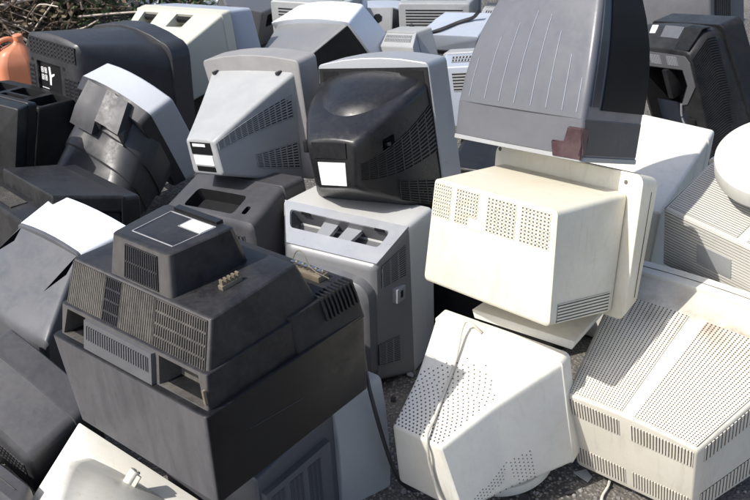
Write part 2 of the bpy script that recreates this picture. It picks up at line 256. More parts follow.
def nrm(f, u, v, e=.02):
    a = f(min(1, u+e), v)-f(max(-1, u-e), v); b = f(u, v+e)-f(u, v-e)
    n = a.cross(b)
    if n.length < 1e-12: n = Vector((0, -1, 0))
    n.normalize()
    if f.side == 'cap': n = Vector((0,-1,0))
    elif f.side == 'front': n = Vector((0,1,0))
    elif n.dot(f(u, v)-f.c) < 0: n = -n
    return n
def patch(bm, f, u0, u1, v0, v1, nu=1, nv=1, lo=.0003, hi=.0015, mi=0):
    """thin plate following the surface f"""
    T, B = [], []
    for j in range(nv+1):
        for i in range(nu+1):
            u = u0+(u1-u0)*i/nu; v = v0+(v1-v0)*j/nv; p = f(u, v); n = nrm(f, u, v)
            T.append(bm.verts.new(p+n*hi)); B.append(bm.verts.new(p+n*lo))
    w = nu+1; fs = []
    for j in range(nv):
        for i in range(nu):
            a = j*w+i; fs.append((T[a], T[a+1], T[a+w+1], T[a+w])); fs.append((B[a], B[a+w], B[a+w+1], B[a+1]))
    ed = [j*w for j in range(nv+1)], [j*w+nu for j in range(nv+1)], list(range(w)), [nv*w+i for i in range(w)]
    for e in ed:
        for a, b in zip(e, e[1:]): fs.append((T[a], T[b], B[b], B[a]))
    for q in fs:
        try: bm.faces.new(q).material_index = mi
        except ValueError: pass
def poly_plate(bm, f, pts, lo, hi, mi=0):
    ps = [(f(u, v), nrm(f, u, v)) for u, v in pts]
    T = [bm.verts.new(p+n*hi) for p, n in ps]; B = [bm.verts.new(p+n*lo) for p, n in ps]
    k = len(T)
    bm.faces.new(T).material_index = mi; bm.faces.new(B[::-1]).material_index = mi
    for i in range(k): bm.faces.new((T[i], B[i], B[(i+1) % k], T[(i+1) % k])).material_index = mi
def vent(parent, f, u0, u1, v0, v1, n, along='v', fill=.5, rows=0, rfill=.25, mat='white', back='dark_slot', h=.0018, seg=3, name='vent_grille', label=None):
    """slotted grille: dark backing with bars of body plastic over it"""
    bm = bmesh.new()
    patch(bm, f, u0, u1, v0, v1, 4, seg, -.003, .0005, 1)
    def bars(n, along, fill):
        for i in range(n+1):
            a = i/n; hw = fill/n/2; lo, hi = max(0, a-hw), min(1, a+hw)
            if along == 'v': patch(bm, f, u0+(u1-u0)*lo, u0+(u1-u0)*hi, v0, v1, 1, seg, .0002, h, 0)
            else: patch(bm, f, u0, u1, v0+(v1-v0)*lo, v0+(v1-v0)*hi, seg, 1, .0002, h, 0)
    bars(n, along, fill)
    if rows: bars(rows, 'u' if along == 'v' else 'v', rfill)
    o = obj(name, bm, [mat, back], parent)
    if label: o['label'] = label
    return o
def cut(o, cutters, dark='dark_slot'):
    """carve recesses; cutters = list of (f, [(u,v)..], depth or [depths], shrink)"""
    me = o.data
    if dark not in [m.name for m in me.materials]: me.materials.append(MATS[dark])
    bm = bmesh.new()
    for f, pts, dep, shr in cutters:
        cu = sum(p[0] for p in pts)/len(pts); cv = sum(p[1] for p in pts)/len(pts); n = nrm(f, cu, cv)
        deps = dep if isinstance(dep, (list, tuple)) else [dep]*len(pts)
        T = [f(u, v)+nrm(f, u, v)*.012 for u, v in pts]
        B = [f(cu+(u-cu)*shr, cv+(v-cv)*shr)-n*d for (u, v), d in zip(pts, deps)]
        TV = [bm.verts.new(p-OFF[o]) for p in T]; BV = [bm.verts.new(p-OFF[o]) for p in B]; k = len(T)
        bm.faces.new(TV)
        bf = BV[::-1]
        bm.faces.new(bf)
        for i in range(k): bm.faces.new((TV[i], BV[i], BV[(i+1) % k], TV[(i+1) % k]))
    bmesh.ops.recalc_face_normals(bm, faces=bm.faces[:])
    bmesh.ops.triangulate(bm, faces=[f for f in bm.faces])
    cm = bpy.data.meshes.new('cutter'); bm.to_mesh(cm); bm.free(); cm.materials.append(MATS[dark])
    co = bpy.data.objects.new('cutter', cm); COL.objects.link(co); co.matrix_basis = o.matrix_basis
    co.parent = o.parent
    md = o.modifiers.new('cut', 'BOOLEAN'); md.operation = 'DIFFERENCE'; md.object = co; md.solver = 'EXACT'; md.material_mode = 'TRANSFER'
    bpy.context.view_layer.update(); dg = bpy.context.evaluated_depsgraph_get()
    new = bpy.data.meshes.new_from_object(o.evaluated_get(dg)); o.modifiers.clear(); old = o.data; o.data = new; new.name = o.name
    bpy.data.meshes.remove(old); bpy.data.objects.remove(co); bpy.data.meshes.remove(cm)
    new.set_sharp_from_angle(angle=math.radians(35))
    return o
def box(bm, c, s, R=None, mi=0, bev=0):
    M = Matrix.Translation(Vector(c)) @ (R.to_4x4() if R else Matrix()) @ Matrix.Diagonal((*s, 1))
    g = bmesh.ops.create_cube(bm, size=1, matrix=M); vs = g['verts']; fs = {f for v in vs for f in v.link_faces}
    for f in fs: f.material_index = mi
    if bev:
        es = list({e for v in vs for e in v.link_edges}); r = bmesh.ops.bevel(bm, geom=es, offset=bev, segments=2, affect='EDGES', profile=.6)
        for f in r['faces']: f.material_index = mi
def smooth_path(pts, k=8):
    P = [Vector(p) for p in pts]; P = [P[0]*2-P[1]]+P+[P[-1]*2-P[-2]]; out = []
    for i in range(1, len(P)-2):
        a, b, c, d = P[i-1:i+3]
        for j in range(k):
            t = j/k; out.append(.5*((2*b)+(c-a)*t+(2*a-5*b+4*c-d)*t*t+(3*b-a-3*c+d)*t**3))
    return out+[P[-2]]
def tube(bm, pts, r, n=8, mi=0):
    rad = r if callable(r) else (lambda t: r)
    R = []; ref = Vector((0,0,1))
    for i, p in enumerate(pts):
        d = (pts[min(i+1, len(pts)-1)]-pts[max(i-1, 0)]).normalized()
        a = d.cross(ref)
        if a.length < .05: a = d.cross(Vector((1,0,0)))
        a.normalize(); b = d.cross(a); ref = -b if False else ref
        q = rad(i/(len(pts)-1))
        R.append([bm.verts.new(p+(a*math.cos(t)+b*math.sin(t))*q) for t in [2*math.pi*j/n for j in range(n)]])
    for x, y in zip(R, R[1:]):
        for j in range(n): bm.faces.new((x[j], x[(j+1) % n], y[(j+1) % n], y[j])).material_index = mi
    bm.faces.new(R[0][::-1]).material_index = mi; bm.faces.new(R[-1]).material_index = mi
def lathe(bm, prof, M, n=40, mi=0):
    R = [[bm.verts.new(M @ Vector((r*math.cos(2*math.pi*j/n), r*math.sin(2*math.pi*j/n), z))) for j in range(n)] for r, z in prof]
    for a, b in zip(R, R[1:]):
        for j in range(n): bm.faces.new((a[j], a[(j+1) % n], b[(j+1) % n], b[j])).material_index = mi
    bm.faces.new(R[0][::-1]).material_index = mi; bm.faces.new(R[-1]).material_index = mi
GROUP = 'discarded monitors and televisions in the pile'
def thing(key, name, label, cat='monitor', down=False, group=GROUP):
    Rm, t, S = FIT[key]
    e = bpy.data.objects.new(name, None); COL.objects.link(e); e.empty_display_size = .05
    ys = [q[0] for q in S]; zs = [q[4]-q[2]/2 for q in S]
    base = Vector((S[-1][3], max(ys), S[-1][4])) if down else Vector((S[-1][3], (min(ys)+max(ys))/2, min(zs)))
    Rm = Matrix(Rm); M = Rm.to_4x4(); M.translation = Vector(t)+Rm @ base
    e.matrix_world = M; OFF[e] = base
    tag(e, label, cat, group); return e, [list(q) for q in S]
def extend(S, d):
    """carry the sections further down (parts hidden between neighbours)"""
    for q in S: q[2] += d; q[4] -= d/2
    return S
def add_bezel(root, S2, mat, r=.014, ct=0, scr=.84, cs=0, rc=.004):
    L = Loft(S2, r, ct, cs); b = obj('bezel', L.bm(rc, .010), mat, root)
    f = L.F('front'); bm = bmesh.new(); patch(bm, f, -scr, scr, -scr, scr, 10, 10, -.004, .002)
    for v in bm.verts: pass
    obj('screen', bm, 'screen_glass', root)
    return L, b
def front_of(S, d, k=1.03, rise=0):
    q = list(S[-1]); a = [q[0]-.004, q[1]*k, q[2]*k, q[3], q[4]+rise, q[5]]; b = [q[0]+d, q[1]*k*.99, q[2]*k*.99, q[3], q[4]+rise, q[5]]
    return [a, b]
def seam(parent, L, v, mat='shadow_slot', w=.0010, sides=('top', 'right', 'left')):
    """parting line round a shell at section v"""
    bm = bmesh.new(); a = L.at(v); dv = w/max(1e-4, abs(L.at(min(len(L.S)-1, int(v)+1))['y']-L.at(int(v))['y']))
    for sd in sides:
        f = L.F(sd); e = 1-1.6*a['r']/((a['w'] if sd == 'top' else a['h'])/2); patch(bm, f, -e, e, v-dv/2, v+dv/2, 8, 1, -.001, .0005)
    return obj('parting_line', bm, mat, parent)
def dots(bm, f, us_vs, r, mi=0, hi=.0006):
    for u, v in us_vs:
        p = f(u, v); n = nrm(f, u, v); a = n.orthogonal().normalized(); b = n.cross(a)
        vs = [bm.verts.new(p+n*hi+(a*math.cos(t)+b*math.sin(t))*r) for t in [math.pi*2*i/7 for i in range(7)]]
        vb = [bm.verts.new(p-n*.002+(a*math.cos(t)+b*math.sin(t))*r) for t in [math.pi*2*i/7 for i in range(7)]]
        bm.faces.new(vs).material_index = mi
        for i in range(7): bm.faces.new((vs[i], vb[i], vb[(i+1) % 7], vs[(i+1) % 7])).material_index = mi
def plate(parent, name, f, u0, u1, v0, v1, mat, hi=.0012, lo=-.002, nu=3, nv=3, label=None):
    bm = bmesh.new(); patch(bm, f, u0, u1, v0, v1, nu, nv, lo, hi); o = obj(name, bm, mat, parent)
    if label: o['label'] = label
    return o
PR, PS = {}, {}
def warp(f, lo0, hi0, lo1, hi1):
    def g(u, v):
        lo = lo0+(lo1-lo0)*v; hi = hi0+(hi1-hi0)*v
        return f(lo+(hi-lo)*(u+1)/2, v)
    g.c = f.c; g.side = f.side
    return g
def rrect(u0, u1, v0, v1, r=.06, rv=None):
    rv = rv or r; pts = []
    for cx, cy, a0 in ((u1-r, v1-rv, 0), (u0+r, v1-rv, 90), (u0+r, v0+rv, 180), (u1-r, v0+rv, 270)):
        for k in range(4):
            a = math.radians(a0+30*k); pts.append((cx+r*math.cos(a), cy+rv*math.sin(a)))
    return pts
def swivel(parent, c, axis, r, h, mat, name='swivel_base'):
    M = Matrix.Translation(c) @ Vector((0,0,1)).rotation_difference(axis).to_matrix().to_4x4()
    bm = bmesh.new()
    lathe(bm, [(r*.45, -.02), (r*.45, h*.30), (r*.95, h*.34), (r*.985, h*.38), (r, h*.46), (r, h*.86), (r*.992, h*.95), (r*.965, h), (r*.90, h*1.0), (r*.885, h*.985), (r*.5, h*.985)], M, 72)
    return obj(name, bm, mat, parent, 30)

# ---------------------------------------------------------------- cream monitor, middle right (S)
root, S = thing('S', 'computer_monitor', 'sunlit cream monitor with four vent patches across its back, under the upended grey television')
Hc = Loft([[S[0][0], *S[0][1:]], S[1]], .013); S[1][0] += .0
hull = obj('back_cover', Hc.bm(.010, .004), 'cream', root)
Lb, _ = add_bezel(root, [S[2], S[3]], 'cream', .022); seam(root, Lb, .62)
f = Hc.F('cap')
for u0, u1 in ((-.95,-.65), (-.57,-.19), (-.05,.41), (.48,.92)):
    vent(root, f, u0, u1, .30, .93, 8, 'v', .48, 10, .48, 'cream', 'shadow_slot', .0010, 1)
plate(root, 'label_plate', f, -.33, -.10, .26, .46, 'cream', .0016); 
vent(root, Hc.F('right'), -.94, -.62, .12, .93, 6, 'v', .55, 0, .3, 'cream', 'shadow_slot', .0014, 6)
bm = bmesh.new(); fb = Loft([S[2], S[3]], .02).F('cap'); bm.free()
for q in ((-.93,.93), (.80,.86)):
    bm = bmesh.new(); dots(bm, fb, [q], .0055); obj('screw_hole', bm, 'shadow_slot', root)
# plate wedged under it (X)
root, S = thing('X', 'plastic_board', 'thin white plastic board wedged flat under the sunlit cream monitor', 'board')
obj('board_body', Loft(S, .003).bm(.002, .002), 'white', root)

# ---------------------------------------------------------------- slotted white monitor, lower right (V)
root, S = thing('V', 'computer_monitor', 'dirty off-white monitor with long rows of slots over its top, lower right on asphalt')
S[2][0] = S[1][0]+.046
Hv = Loft([S[0], S[1]], .014, .010); hull = obj('back_cover', Hv.bm(.006, .004), 'dirty_white', root)
add_bezel(root, [[S[1][0]-.004, S[1][1]*1.02, S[1][2]*1.03, S[1][3], S[1][4]+.003, 0], [S[2][0], S[1][1]*1.02, S[1][2]*1.02, S[1][3], S[1][4], 0]], 'white', .02, .014)
seam(root, Loft([[S[1][0]-.004, S[1][1]*1.02, S[1][2]*1.03, S[1][3], S[1][4]+.003, 0], [S[2][0], S[1][1]*1.02, S[1][2]*1.02, S[1][3], S[1][4], 0]], .02, .014), .45)
f = Hv.F('top')
vent(root, f, -.94, -.14, .02, .80, 19, 'v', .62, 52, .32, 'dirty_white', 'brown_slot', .0016, 6)
vent(root, f, .04, .95, .02, .80, 22, 'v', .62, 52, .32, 'dirty_white', 'brown_slot', .0016, 6)
f = Hv.F('cap')
vent(root, f, -.95, -.16, .50, .90, 17, 'v', .62, 0, .3, 'dirty_white', 'brown_slot', .0016, 1)
vent(root, f, .02, .95, .50, .90, 20, 'v', .62, 0, .3, 'dirty_white', 'brown_slot', .0016, 1)
vent(root, f, -.95, -.10, -.85, -.42, 17, 'v', .62, 0, .3, 'dirty_white', 'brown_slot', .0016, 1)
vent(root, f, .02, .95, -.85, -.42, 20, 'v', .62, 0, .3, 'dirty_white', 'brown_slot', .0016, 1)
f = Hv.F('right')
vent(root, f, .50, .90, .06, .90, 30, 'u', .62, 0, .3, 'dirty_white', 'brown_slot', .0016, 1)
vent(root, f, -.85, -.42, .06, .90, 30, 'u', .62, 0, .3, 'dirty_white', 'brown_slot', .0016, 1)
fb = Hv.F('bottom')
for u, v in ((-.88,.06), (.88,.06), (-.88,.7), (.88,.7)):
    bm = bmesh.new(); p = fb(u, v); box(bm, p+Vector((0,.006,-.010)), (.022,.016,.024), bev=.003); obj('foot', bm, 'dirty_white', root)

# ---------------------------------------------------------------- perforated white monitor, bottom centre (W)
root, S = thing('W', 'computer_monitor', 'white monitor with a perforated dotted top, standing on the asphalt under the cream monitor')
A0, A1 = S[0], S[1]
mid = [A1[0]*.45, A0[1]+(A1[1]-A0[1])*.36, A0[2]+(A1[2]-A0[2])*.42, A1[3]*.4, A0[4]+(A1[4]-A0[4])*.4, A0[5]*.5]
Hw = Loft([A0, mid, A1], .012); obj('back_cover', Hw.bm(.008, .004, .012), 'white', root)
add_bezel(root, [[S[1][0]-.002, S[1][1]*1.015, S[1][2]*1.015, *S[1][3:]], [S[2][0]+.01, S[1][1]*1.015, S[1][2]*1.01, S[2][3], S[2][4], S[1][5]]], 'white', .014)
f = Hw.F('top'); pts = []
for j in range(27):
    v = .06+j*.062; n = 13 if v < 1 else 15
    for i in range(n):
        u = -.9+1.8*(i+(.5 if j % 2 else 0))/n
        if abs(u) > .92: continue
        if v > 1.0 and (v-1.0) > .62*(1-abs(u))+.05: continue
        if v > 1.45 and (i+j) % 3: continue
        pts.append((u, v))
bm = bmesh.new(); dots(bm, f, pts, .0021); obj('vent_holes', bm, 'shadow_slot', root)
f = Hw.F('right'); pts = []
for j in range(30):
    v = .05+j*.060
    for i in range(12):
        u = -.93+i*.085+(.04 if j % 2 else 0)
        if u < -.93+.62*min(1, v/1.1+.05) and v < 1.42: pts.append((u, v))
bm = bmesh.new(); dots(bm, f, pts, .0019); obj('vent_holes', bm, 'shadow_slot', root)
c = Vector((S[1][3], S[1][0]*.86, S[1][4]-S[1][2]/2-.004)); swivel(root, c, Vector((0,0,-1)), .125, .042, 'white')

# ---------------------------------------------------------------- ribbed white monitor lying upside down (U)
root, S = thing('U', 'computer_monitor', 'upside-down white monitor with fine ribbed sides and its round swivel base facing up')
Hu = Loft(S, .010); obj('back_cover', Hu.bm(.006, .005), 'stone_white', root)
add_bezel(root, front_of(S, .06, 1.05), 'stone_white', .014)
f = Hu.F('cap')
vent(root, f, -.97, .97, -.95, .94, 20, 'u', .62, 0, .3, 'stone_white', 'shadow_slot', .0022, 1)
plate(root, 'label_plate', f, -.42, .12, -.28, .34, 'light_grey', .0034)
f = Hu.F('left'); vent(root, f, -.95, .94, .03, .95, 15, 'v', .52, 0, .3, 'stone_white', 'shadow_slot', .0020, 6)
f = Hu.F('right'); vent(root, f, -.95, .94, .03, .95, 15, 'v', .52, 0, .3, 'stone_white', 'shadow_slot', .0020, 6)
f = Hu.F('top')
vent(root, f, -.95, .16, .05, .92, 26, 'u', .66, 0, .3, 'stone_white', 'shadow_slot', .0014, 3)
vent(root, f, .30, .95, .05, .92, 26, 'u', .66, 0, .3, 'stone_white', 'shadow_slot', .0014, 3)
swivel(root, f(.08, .98)+Vector((0,0,.030)), Vector((0,-.05,1)).normalized(), .150, .075, 'stone_white')

# ---------------------------------------------------------------- pale monitor behind (T)
root, S = thing('T', 'computer_monitor', 'plain pale monitor half in shadow between the cream monitor and the ribbed upside-down one')
S = extend(S, .24); Ht = Loft([S[0], S[1]], .010); obj('back_cover', Ht.bm(.008, .004), 'white', root)
add_bezel(root, [[S[1][0]-.004, S[1][1]*1.02, S[1][2]*1.01, *S[1][3:]], [S[2][0]+.03, S[1][1]*1.02, S[1][2]*1.01, *S[1][3:]]], 'white', .012)

# ---------------------------------------------------------------- upended grey television (Q)
root, S = thing('Q', 'television', 'big upended grey television with pale thin ridges, standing face down on the cream monitor', 'television', True)
secs = []
n = 7
for i in range(n):
    t = i/(n-1); a, b = S[0], S[1]; q = [a[j]+(b[j]-a[j])*t for j in range(6)]; k = math.sin(t*math.pi)
    q[1] += .042*k; q[2] += .04*k; secs.append(q)
Hq = Loft(secs, .012, .008); Hq.S[0]['r'] = .02
hull = obj('back_cover', Hq.bm(.02, .004, .014), 'pewter', root)
f = Hq.F('top')
bm = bmesh.new()
for k, (u, v1) in enumerate(zip((.80,.52,.27,.02,-.24,-.47,-.70,-.90), (4.2,3.3,2.7,2.2,2.3,2.9,3.7,4.5))):
    patch(bm, f, u-.0032, u+.0032, v1, 5.75, 1, 12, -.001, .0010)
obj('ridge', bm, 'blue_grey', root)
g = Hq.F('left')      # the side that faces right in the picture
bm = bmesh.new()
gl = lambda u, v: g(u, v)+nrm(g, u, v)*.003
gl.c = g.c; gl.side = g.side
vent(root, gl, -.90, .50, .6, 5.6, 60, 'v', .45, 0, .3, 'black', 'navy_mesh', .0014, 14)
plate(root, 'side_panel', g, .62, .84, 1.0, 5.5, 'navy_mesh', .005, -.002, 2, 14)
bz = [[S[1][0]-.003, *S[1][1:]], [S[2][0]-.010, *S[2][1:]]]
L = Loft(bz, .010, .004); obj('bezel', L.bm(.004, .004), 'pewter', root)
q = S[2]; obj('trim_line', Loft([[q[0]-.011, q[1]*1.012, q[2]*1.012, *q[3:]], [q[0], q[1]*1.012, q[2]*1.012, *q[3:]]], .010).bm(.002, .002), 'light_grey', root)
bm = bmesh.new(); patch(bm, L.F('front'), -.84, .84, -.82, .82, 6, 6, .001, .0105); obj('screen', bm, 'screen_glass', root)
plate(root, 'side_shade', L.F('left'), -.90, .95, .04, .93, 'graphite', .0022)  # dark plate paints shade onto this side; the frame itself is pewter all round
# corner protector on the near lower corner
ft, fs = L.F('top'), L.F('left'); bm = bmesh.new()
poly_plate(bm, ft, [(-1.03,1.08),(-1.03,.24),(-.82,.24),(-.80,.66),(-.60,.66),(-.60,1.08)], -.004, .009)
poly_plate(bm, fs, [(1.06,.24),(.86,.24),(.86,1.08),(1.06,1.08)], -.004, .009)
bmesh.ops.bevel(bm, geom=bm.edges[:], offset=.0028, segments=3, affect='EDGES')
obj('corner_protector', bm, 'maroon', root)

# ---------------------------------------------------------------- black television with silver frame (H)
root, S = thing('H', 'television', 'glossy black television with an oval hump, silver frame and white sticker on its back', 'television')
for q in S[1:]: q[2] += .06; q[4] -= .03
A0, A1 = S[0], S[1]
mid = [A1[0]*.42, A0[1]+(A1[1]-A0[1])*.56, A0[2]+(A1[2]-A0[2])*.50, A1[3]*.42, A0[4]+(A1[4]-A0[4])*.55, A0[5]*.4+A1[5]*.4]
Hh = Loft([A0, mid, A1], .018, .006); hull = obj('back_cover', Hh.bm(.010, .004, .05), 'gloss_black', root)
cut(hull, [(Hh.F('right'), rrect(.20, .55, .62, .95, .06, .04), .018, .85)])
bm = bmesh.new(); p = Hh.F('right')(.36, .8); box(bm, p+Vector((-.006,0,0)), (.018,.012,.010), bev=.002); obj('socket_plug', bm, 'black', root)
f = Hh.F('top')
bm = bmesh.new(); rings = []                                    # oval hump over the tube
for k in range(9):
    rr = 1-k/8; row = []
    for i in range(41):
        a = math.pi*i/40; u = .90*rr*math.cos(a); v = 1.985-1.30*rr*math.sin(a)
        p = f(u, v); nn = nrm(f, 0, 1.2); hgt = (.004 if k else -.004)+.020*(1-rr*rr)**.8
        row.append(bm.verts.new(p+nn*hgt))
    rings.append(row)
for a, b in zip(rings, rings[1:]):
    for i in range(40):
        try: bm.faces.new((a[i], a[i+1], b[i+1], b[i]))
        except ValueError: pass
bmesh.ops.remove_doubles(bm, verts=bm.verts[:], dist=.0006)
obj('tube_hump', bm, 'gloss_black', root, 50)
g = Hh.F('right')
w2 = warp(g, -.62, .02, -.32, .36)
vent(root, w2, -1, 1, .08, 1.88, 11, 'v', .50, 9, .12, 'gloss_black', 'dark_slot', .002, 10)
vent(root, g, -.93, -.50, .95, 1.9, 9, 'v', .50, 5, .12, 'gloss_black', 'dark_slot', .002, 6)
f = Hh.F('cap')
plate(root, 'sticker', f, -.66, .52, -.86, .10, 'paper', .0016)
plate(root, 'back_strip', f, -.78, .60, .28, .92, 'black', .003)
bm = bmesh.new(); p = Hh.F('left')(.55, .25); box(bm, p+Vector((0,0,.0)), (.014,.03,.034), bev=.003); obj('hinge_clip', bm, 'black', root)
bzs = [S[1][0]-.02, S[2][1]*1.0, S[2][2]*1.04, S[2][3], S[2][4]+.004, S[2][5]]; bze = [S[2][0]+.03, S[2][1]*.985, S[2][2]*1.03, S[2][3], S[2][4]+.004, S[2][5]]
L, b = add_bezel(root, [bzs, bze], 'silver', .016, .016)
f = L.F('cap'); bm = bmesh.new()
patch(bm, f, -.97, .97, -.97, .94, 2, 2, -.002, .0035); obj('frame_lining', bm, 'gloss_black', root)
for u0, u1 in ((-.90,-.62), (.50,.90)): plate(root, 'frame_slot', f, u0, u1, .76, .90, 'dark_slot', .0045)

# ---------------------------------------------------------------- light grey monitor (I)
root, S = thing('I', 'computer_monitor', 'light grey tapering monitor with slotted side and small label panel on its narrow back')
A0, A1 = S[0], S[1]
Hi = Loft([A0, A1], .012, .004); hull = obj('back_cover', Hi.bm(.007, .004), 'light_grey', root)
bzs = [S[1][0]-.006, S[2][1]*.99, S[2][2]*1.0, *S[2][3:]]; bze = [S[2][0]+.01, S[2][1]*.99, S[2][2], *S[2][3:]]
add_bezel(root, [bzs, bze], 'taupe', .016, .016)
g = Hi.F('right'); 
vent(root, warp(g, .44, .84, .24, .66), -1, 1, .03, .93, 8, 'v', .50, 13, .16, 'light_grey', 'dark_slot', .002, 8)
vent(root, warp(g, -.60, -.30, -.72, -.22), -1, 1, .42, .95, 9, 'v', .5, 7, .16, 'light_grey', 'dark_slot', .002, 6)
f = Hi.F('cap')
bm = bmesh.new(); patch(bm, f, -.72, .66, .18, .86, 1, 1, -.002, .0014); obj('label_panel', bm, 'sticker_black', root)
plate(root, 'sticker', f, -.55, .30, .62, .78, 'paper', .0022); plate(root, 'sticker', f, -.66, .60, -.44, .10, 'paper', .0016)
plate(root, 'label_panel', f, -.60, .60, -.80, -.52, 'sticker_black', .0016)
f = Hi.F('top')
for u in (-.86, .72):
    bm = bmesh.new(); box(bm, f(u, .95)+Vector((0,0,.002)), (.012,.022,.010), bev=.002); obj('clip', bm, 'dark_grey', root)
bm = bmesh.new(); fb = Hi.F('bottom')
obj('foot', Loft([[A1[0]*.70, A1[1]*.72, .05, A1[3], A1[4]-A1[2]/2-.005, 0], [A1[0], A1[1]*.8, .06, A1[3], A1[4]-A1[2]/2-.005, 0]], .01).bm(.006,.004), 'light_grey', root)

# ---------------------------------------------------------------- silver television (F)
root, S = thing('F', 'television', 'silver television with a long handle recess across its back, upright behind the largest black set', 'television')
A0, A1 = S[0], S[1]
low = [A0[0]-.035, A0[1]*.98, A0[2]*.90, A0[3], A0[4]-.03, A0[5]]
Hf = Loft([A0, A1], .016); hull = obj('back_cover', Hf.bm(.018, .004), 'silver_dark', root)
f = Hf.F('top')
obj('upper_panel', (lambda b: (patch(b, f, -.985, .985, .06, .985, 8, 4, -.004, .0025), b)[1])(bmesh.new()), 'silver', root)
pn = [o for o in COL.objects if o.parent == root and o.name.startswith('upper_panel')][0]
rc = rrect(-.90, .80, .40, .80, .05, .10)
cut(hull, [(f, rc, .055, .92)], 'mid_grey'); cut(pn, [(f, rc, .055, 1.0)], 'silver')
for u0, u1 in ((-.36,-.12), (.04,.28)):
    bm = bmesh.new(); T = []
    nn = nrm(f, 0, .5)
    q = [f(u0-.03, .43)-nn*.006, f(u1-.03, .43)-nn*.006, f(u1+.02, .79)-nn*.022, f(u0+.02, .79)-nn*.022]
    a = [bm.verts.new(p) for p in q]; b = [bm.verts.new(p-nn*.012) for p in q]
    bm.faces.new(a); bm.faces.new(b[::-1])
    for i in range(4): bm.faces.new((a[i], b[i], b[(i+1) % 4], a[(i+1) % 4]))
    obj('handle_rib', bm, 'silver', root)
for u in (-.62, .62):
    bm = bmesh.new(); box(bm, f(u, .80)-nrm(f,0,.5)*.002, (.03,.008,.008), bev=.001); obj('handle_latch', bm, 'black', root)
Lw = Loft([low, [A0[0]+.03, A0[1]*1.005, A0[2]*.95, A0[3], A0[4]-.022, A0[5]]], .05, .012); obj('lower_cover', Lw.bm(.02, .003), 'mid_grey', root)
L, b = add_bezel(root, [[S[1][0]-.004, S[1][1]*1.0, S[1][2]*1.005, *S[1][3:]], [S[2][0]+.02, S[2][1]*1.0, S[2][2]*1.0, *S[2][3:]]], 'pale_silver', .016)
g = Hf.F('right')
vent(root, warp(g, .58, .90, .40, .82), -1, 1, .18, .86, 13, 'v', .5, 3, .16, 'silver_dark', 'dark_slot', .002, 3)
vent(root, warp(g, -.7, -.35, -.75, -.35), -1, 1, .05, .62, 13, 'v', .5, 3, .16, 'silver_dark', 'dark_slot', .002, 3)
bm = bmesh.new(); box(bm, g(.26, .62), (.020,.044,.042), bev=.003); sk = obj('aerial_socket', bm, 'silver', root)
bm = bmesh.new(); box(bm, g(.26, .62)+Vector((.0105,0,.002)), (.002,.010,.020)); obj('socket_slot', bm, 'dark_slot', sk)

# ---------------------------------------------------------------- dark television left of the silver one (G)
root, S = thing('G', 'television', 'dark grey television with a handle recess, under the light grey tapering monitor', 'television')
Hg = Loft(S, .022, .004); hull = obj('back_cover', Hg.bm(.02, .006), 'graphite', root)
add_bezel(root, front_of(S, .09, 1.02), 'graphite', .016)
f = Hg.F('top'); cut(hull, [(f, rrect(-.62, .50, .14, .62, .06, .1), .04, .9)])
cut(hull, [(f, rrect(.62, .72, .2, .4, .03, .05), .03, .9)])
vent(root, Hg.F('cap'), -.8, .8, .1, .7, 20, 'v', .5, 3, .2, 'graphite', 'dark_slot', .002, 1)

# ---------------------------------------------------------------- tilted black monitor with silver frame (J)
root, S = thing('J', 'computer_monitor', 'tilted black monitor with a rounded banded back and a bright silver frame')
A0, A1 = S[0], S[1]
def q_(t, grow=0): return [A0[j]+(A1[j]-A0[j])*t+(grow if j in (1,2) else 0) for j in range(6)]
ts = [(0,0,.07), (.30,0,.09), (.305,.012,.095), (.58,.008,.11), (.585,.024,.115), (1,0,.13)]
L = Loft([q_(t, g) for t, g, r in ts], .05)
for q, (t, g, r) in zip(L.S, ts): q['r'] = r; q['ct'] = .006
obj('back_cover', L.bm(.015, .004, .003), 'satin_black', root, 28)
f = L.F('top')
def boxy(u0, u1, v0, v1, h, tilt):
    bm = bmesh.new(); patch(bm, lambda_f(tilt), u0, u1, v0, v1, 5, 6, -.012, h)
    sharp = [e for e in bm.edges if len(e.link_faces) == 2 and e.calc_face_angle(0) > .8]
    bmesh.ops.bevel(bm, geom=sharp, offset=.007, segments=4, affect='EDGES', profile=.5, clamp_overlap=True); return bm
def lambda_f(t):
    def g(u, v): return f(u, v)+nrm(f, u, v)*(.0 if v > 3.9 else -(3.9-v)*t)
    g.c = f.c; g.side = f.side; return g
obj('control_cover', boxy(-.66, -.04, 3.45, 5.0, .034, .012), 'graphite', root)
obj('control_cover', boxy(.0, .60, 3.25, 5.0, .044, .022), 'graphite', root)
bm = bmesh.new(); box(bm, f(-.12, 3.35)+Vector((0,-.004,.006)), (.022,.022,.020), bev=.003); obj('clip', bm, 'black', root)
b0 = [S[1][0]-.045, S[2][1]*.95, S[2][2]*.93, A1[3], A1[4], A1[5]]; b1 = [S[1][0]+.002, S[2][1]*1.0, S[2][2]*1.0, S[1][3], S[1][4], S[1][5]]
obj('frame_back', Loft([b0, b1], .022, .024).bm(.004, .002), 'dark_grey', root)
add_bezel(root, [[S[1][0], S[2][1], S[2][2], S[1][3], S[1][4], S[1][5]], [S[2][0], S[2][1]*.99, S[2][2]*.99, *S[2][3:]]], 'cool_grey', .022, .024)

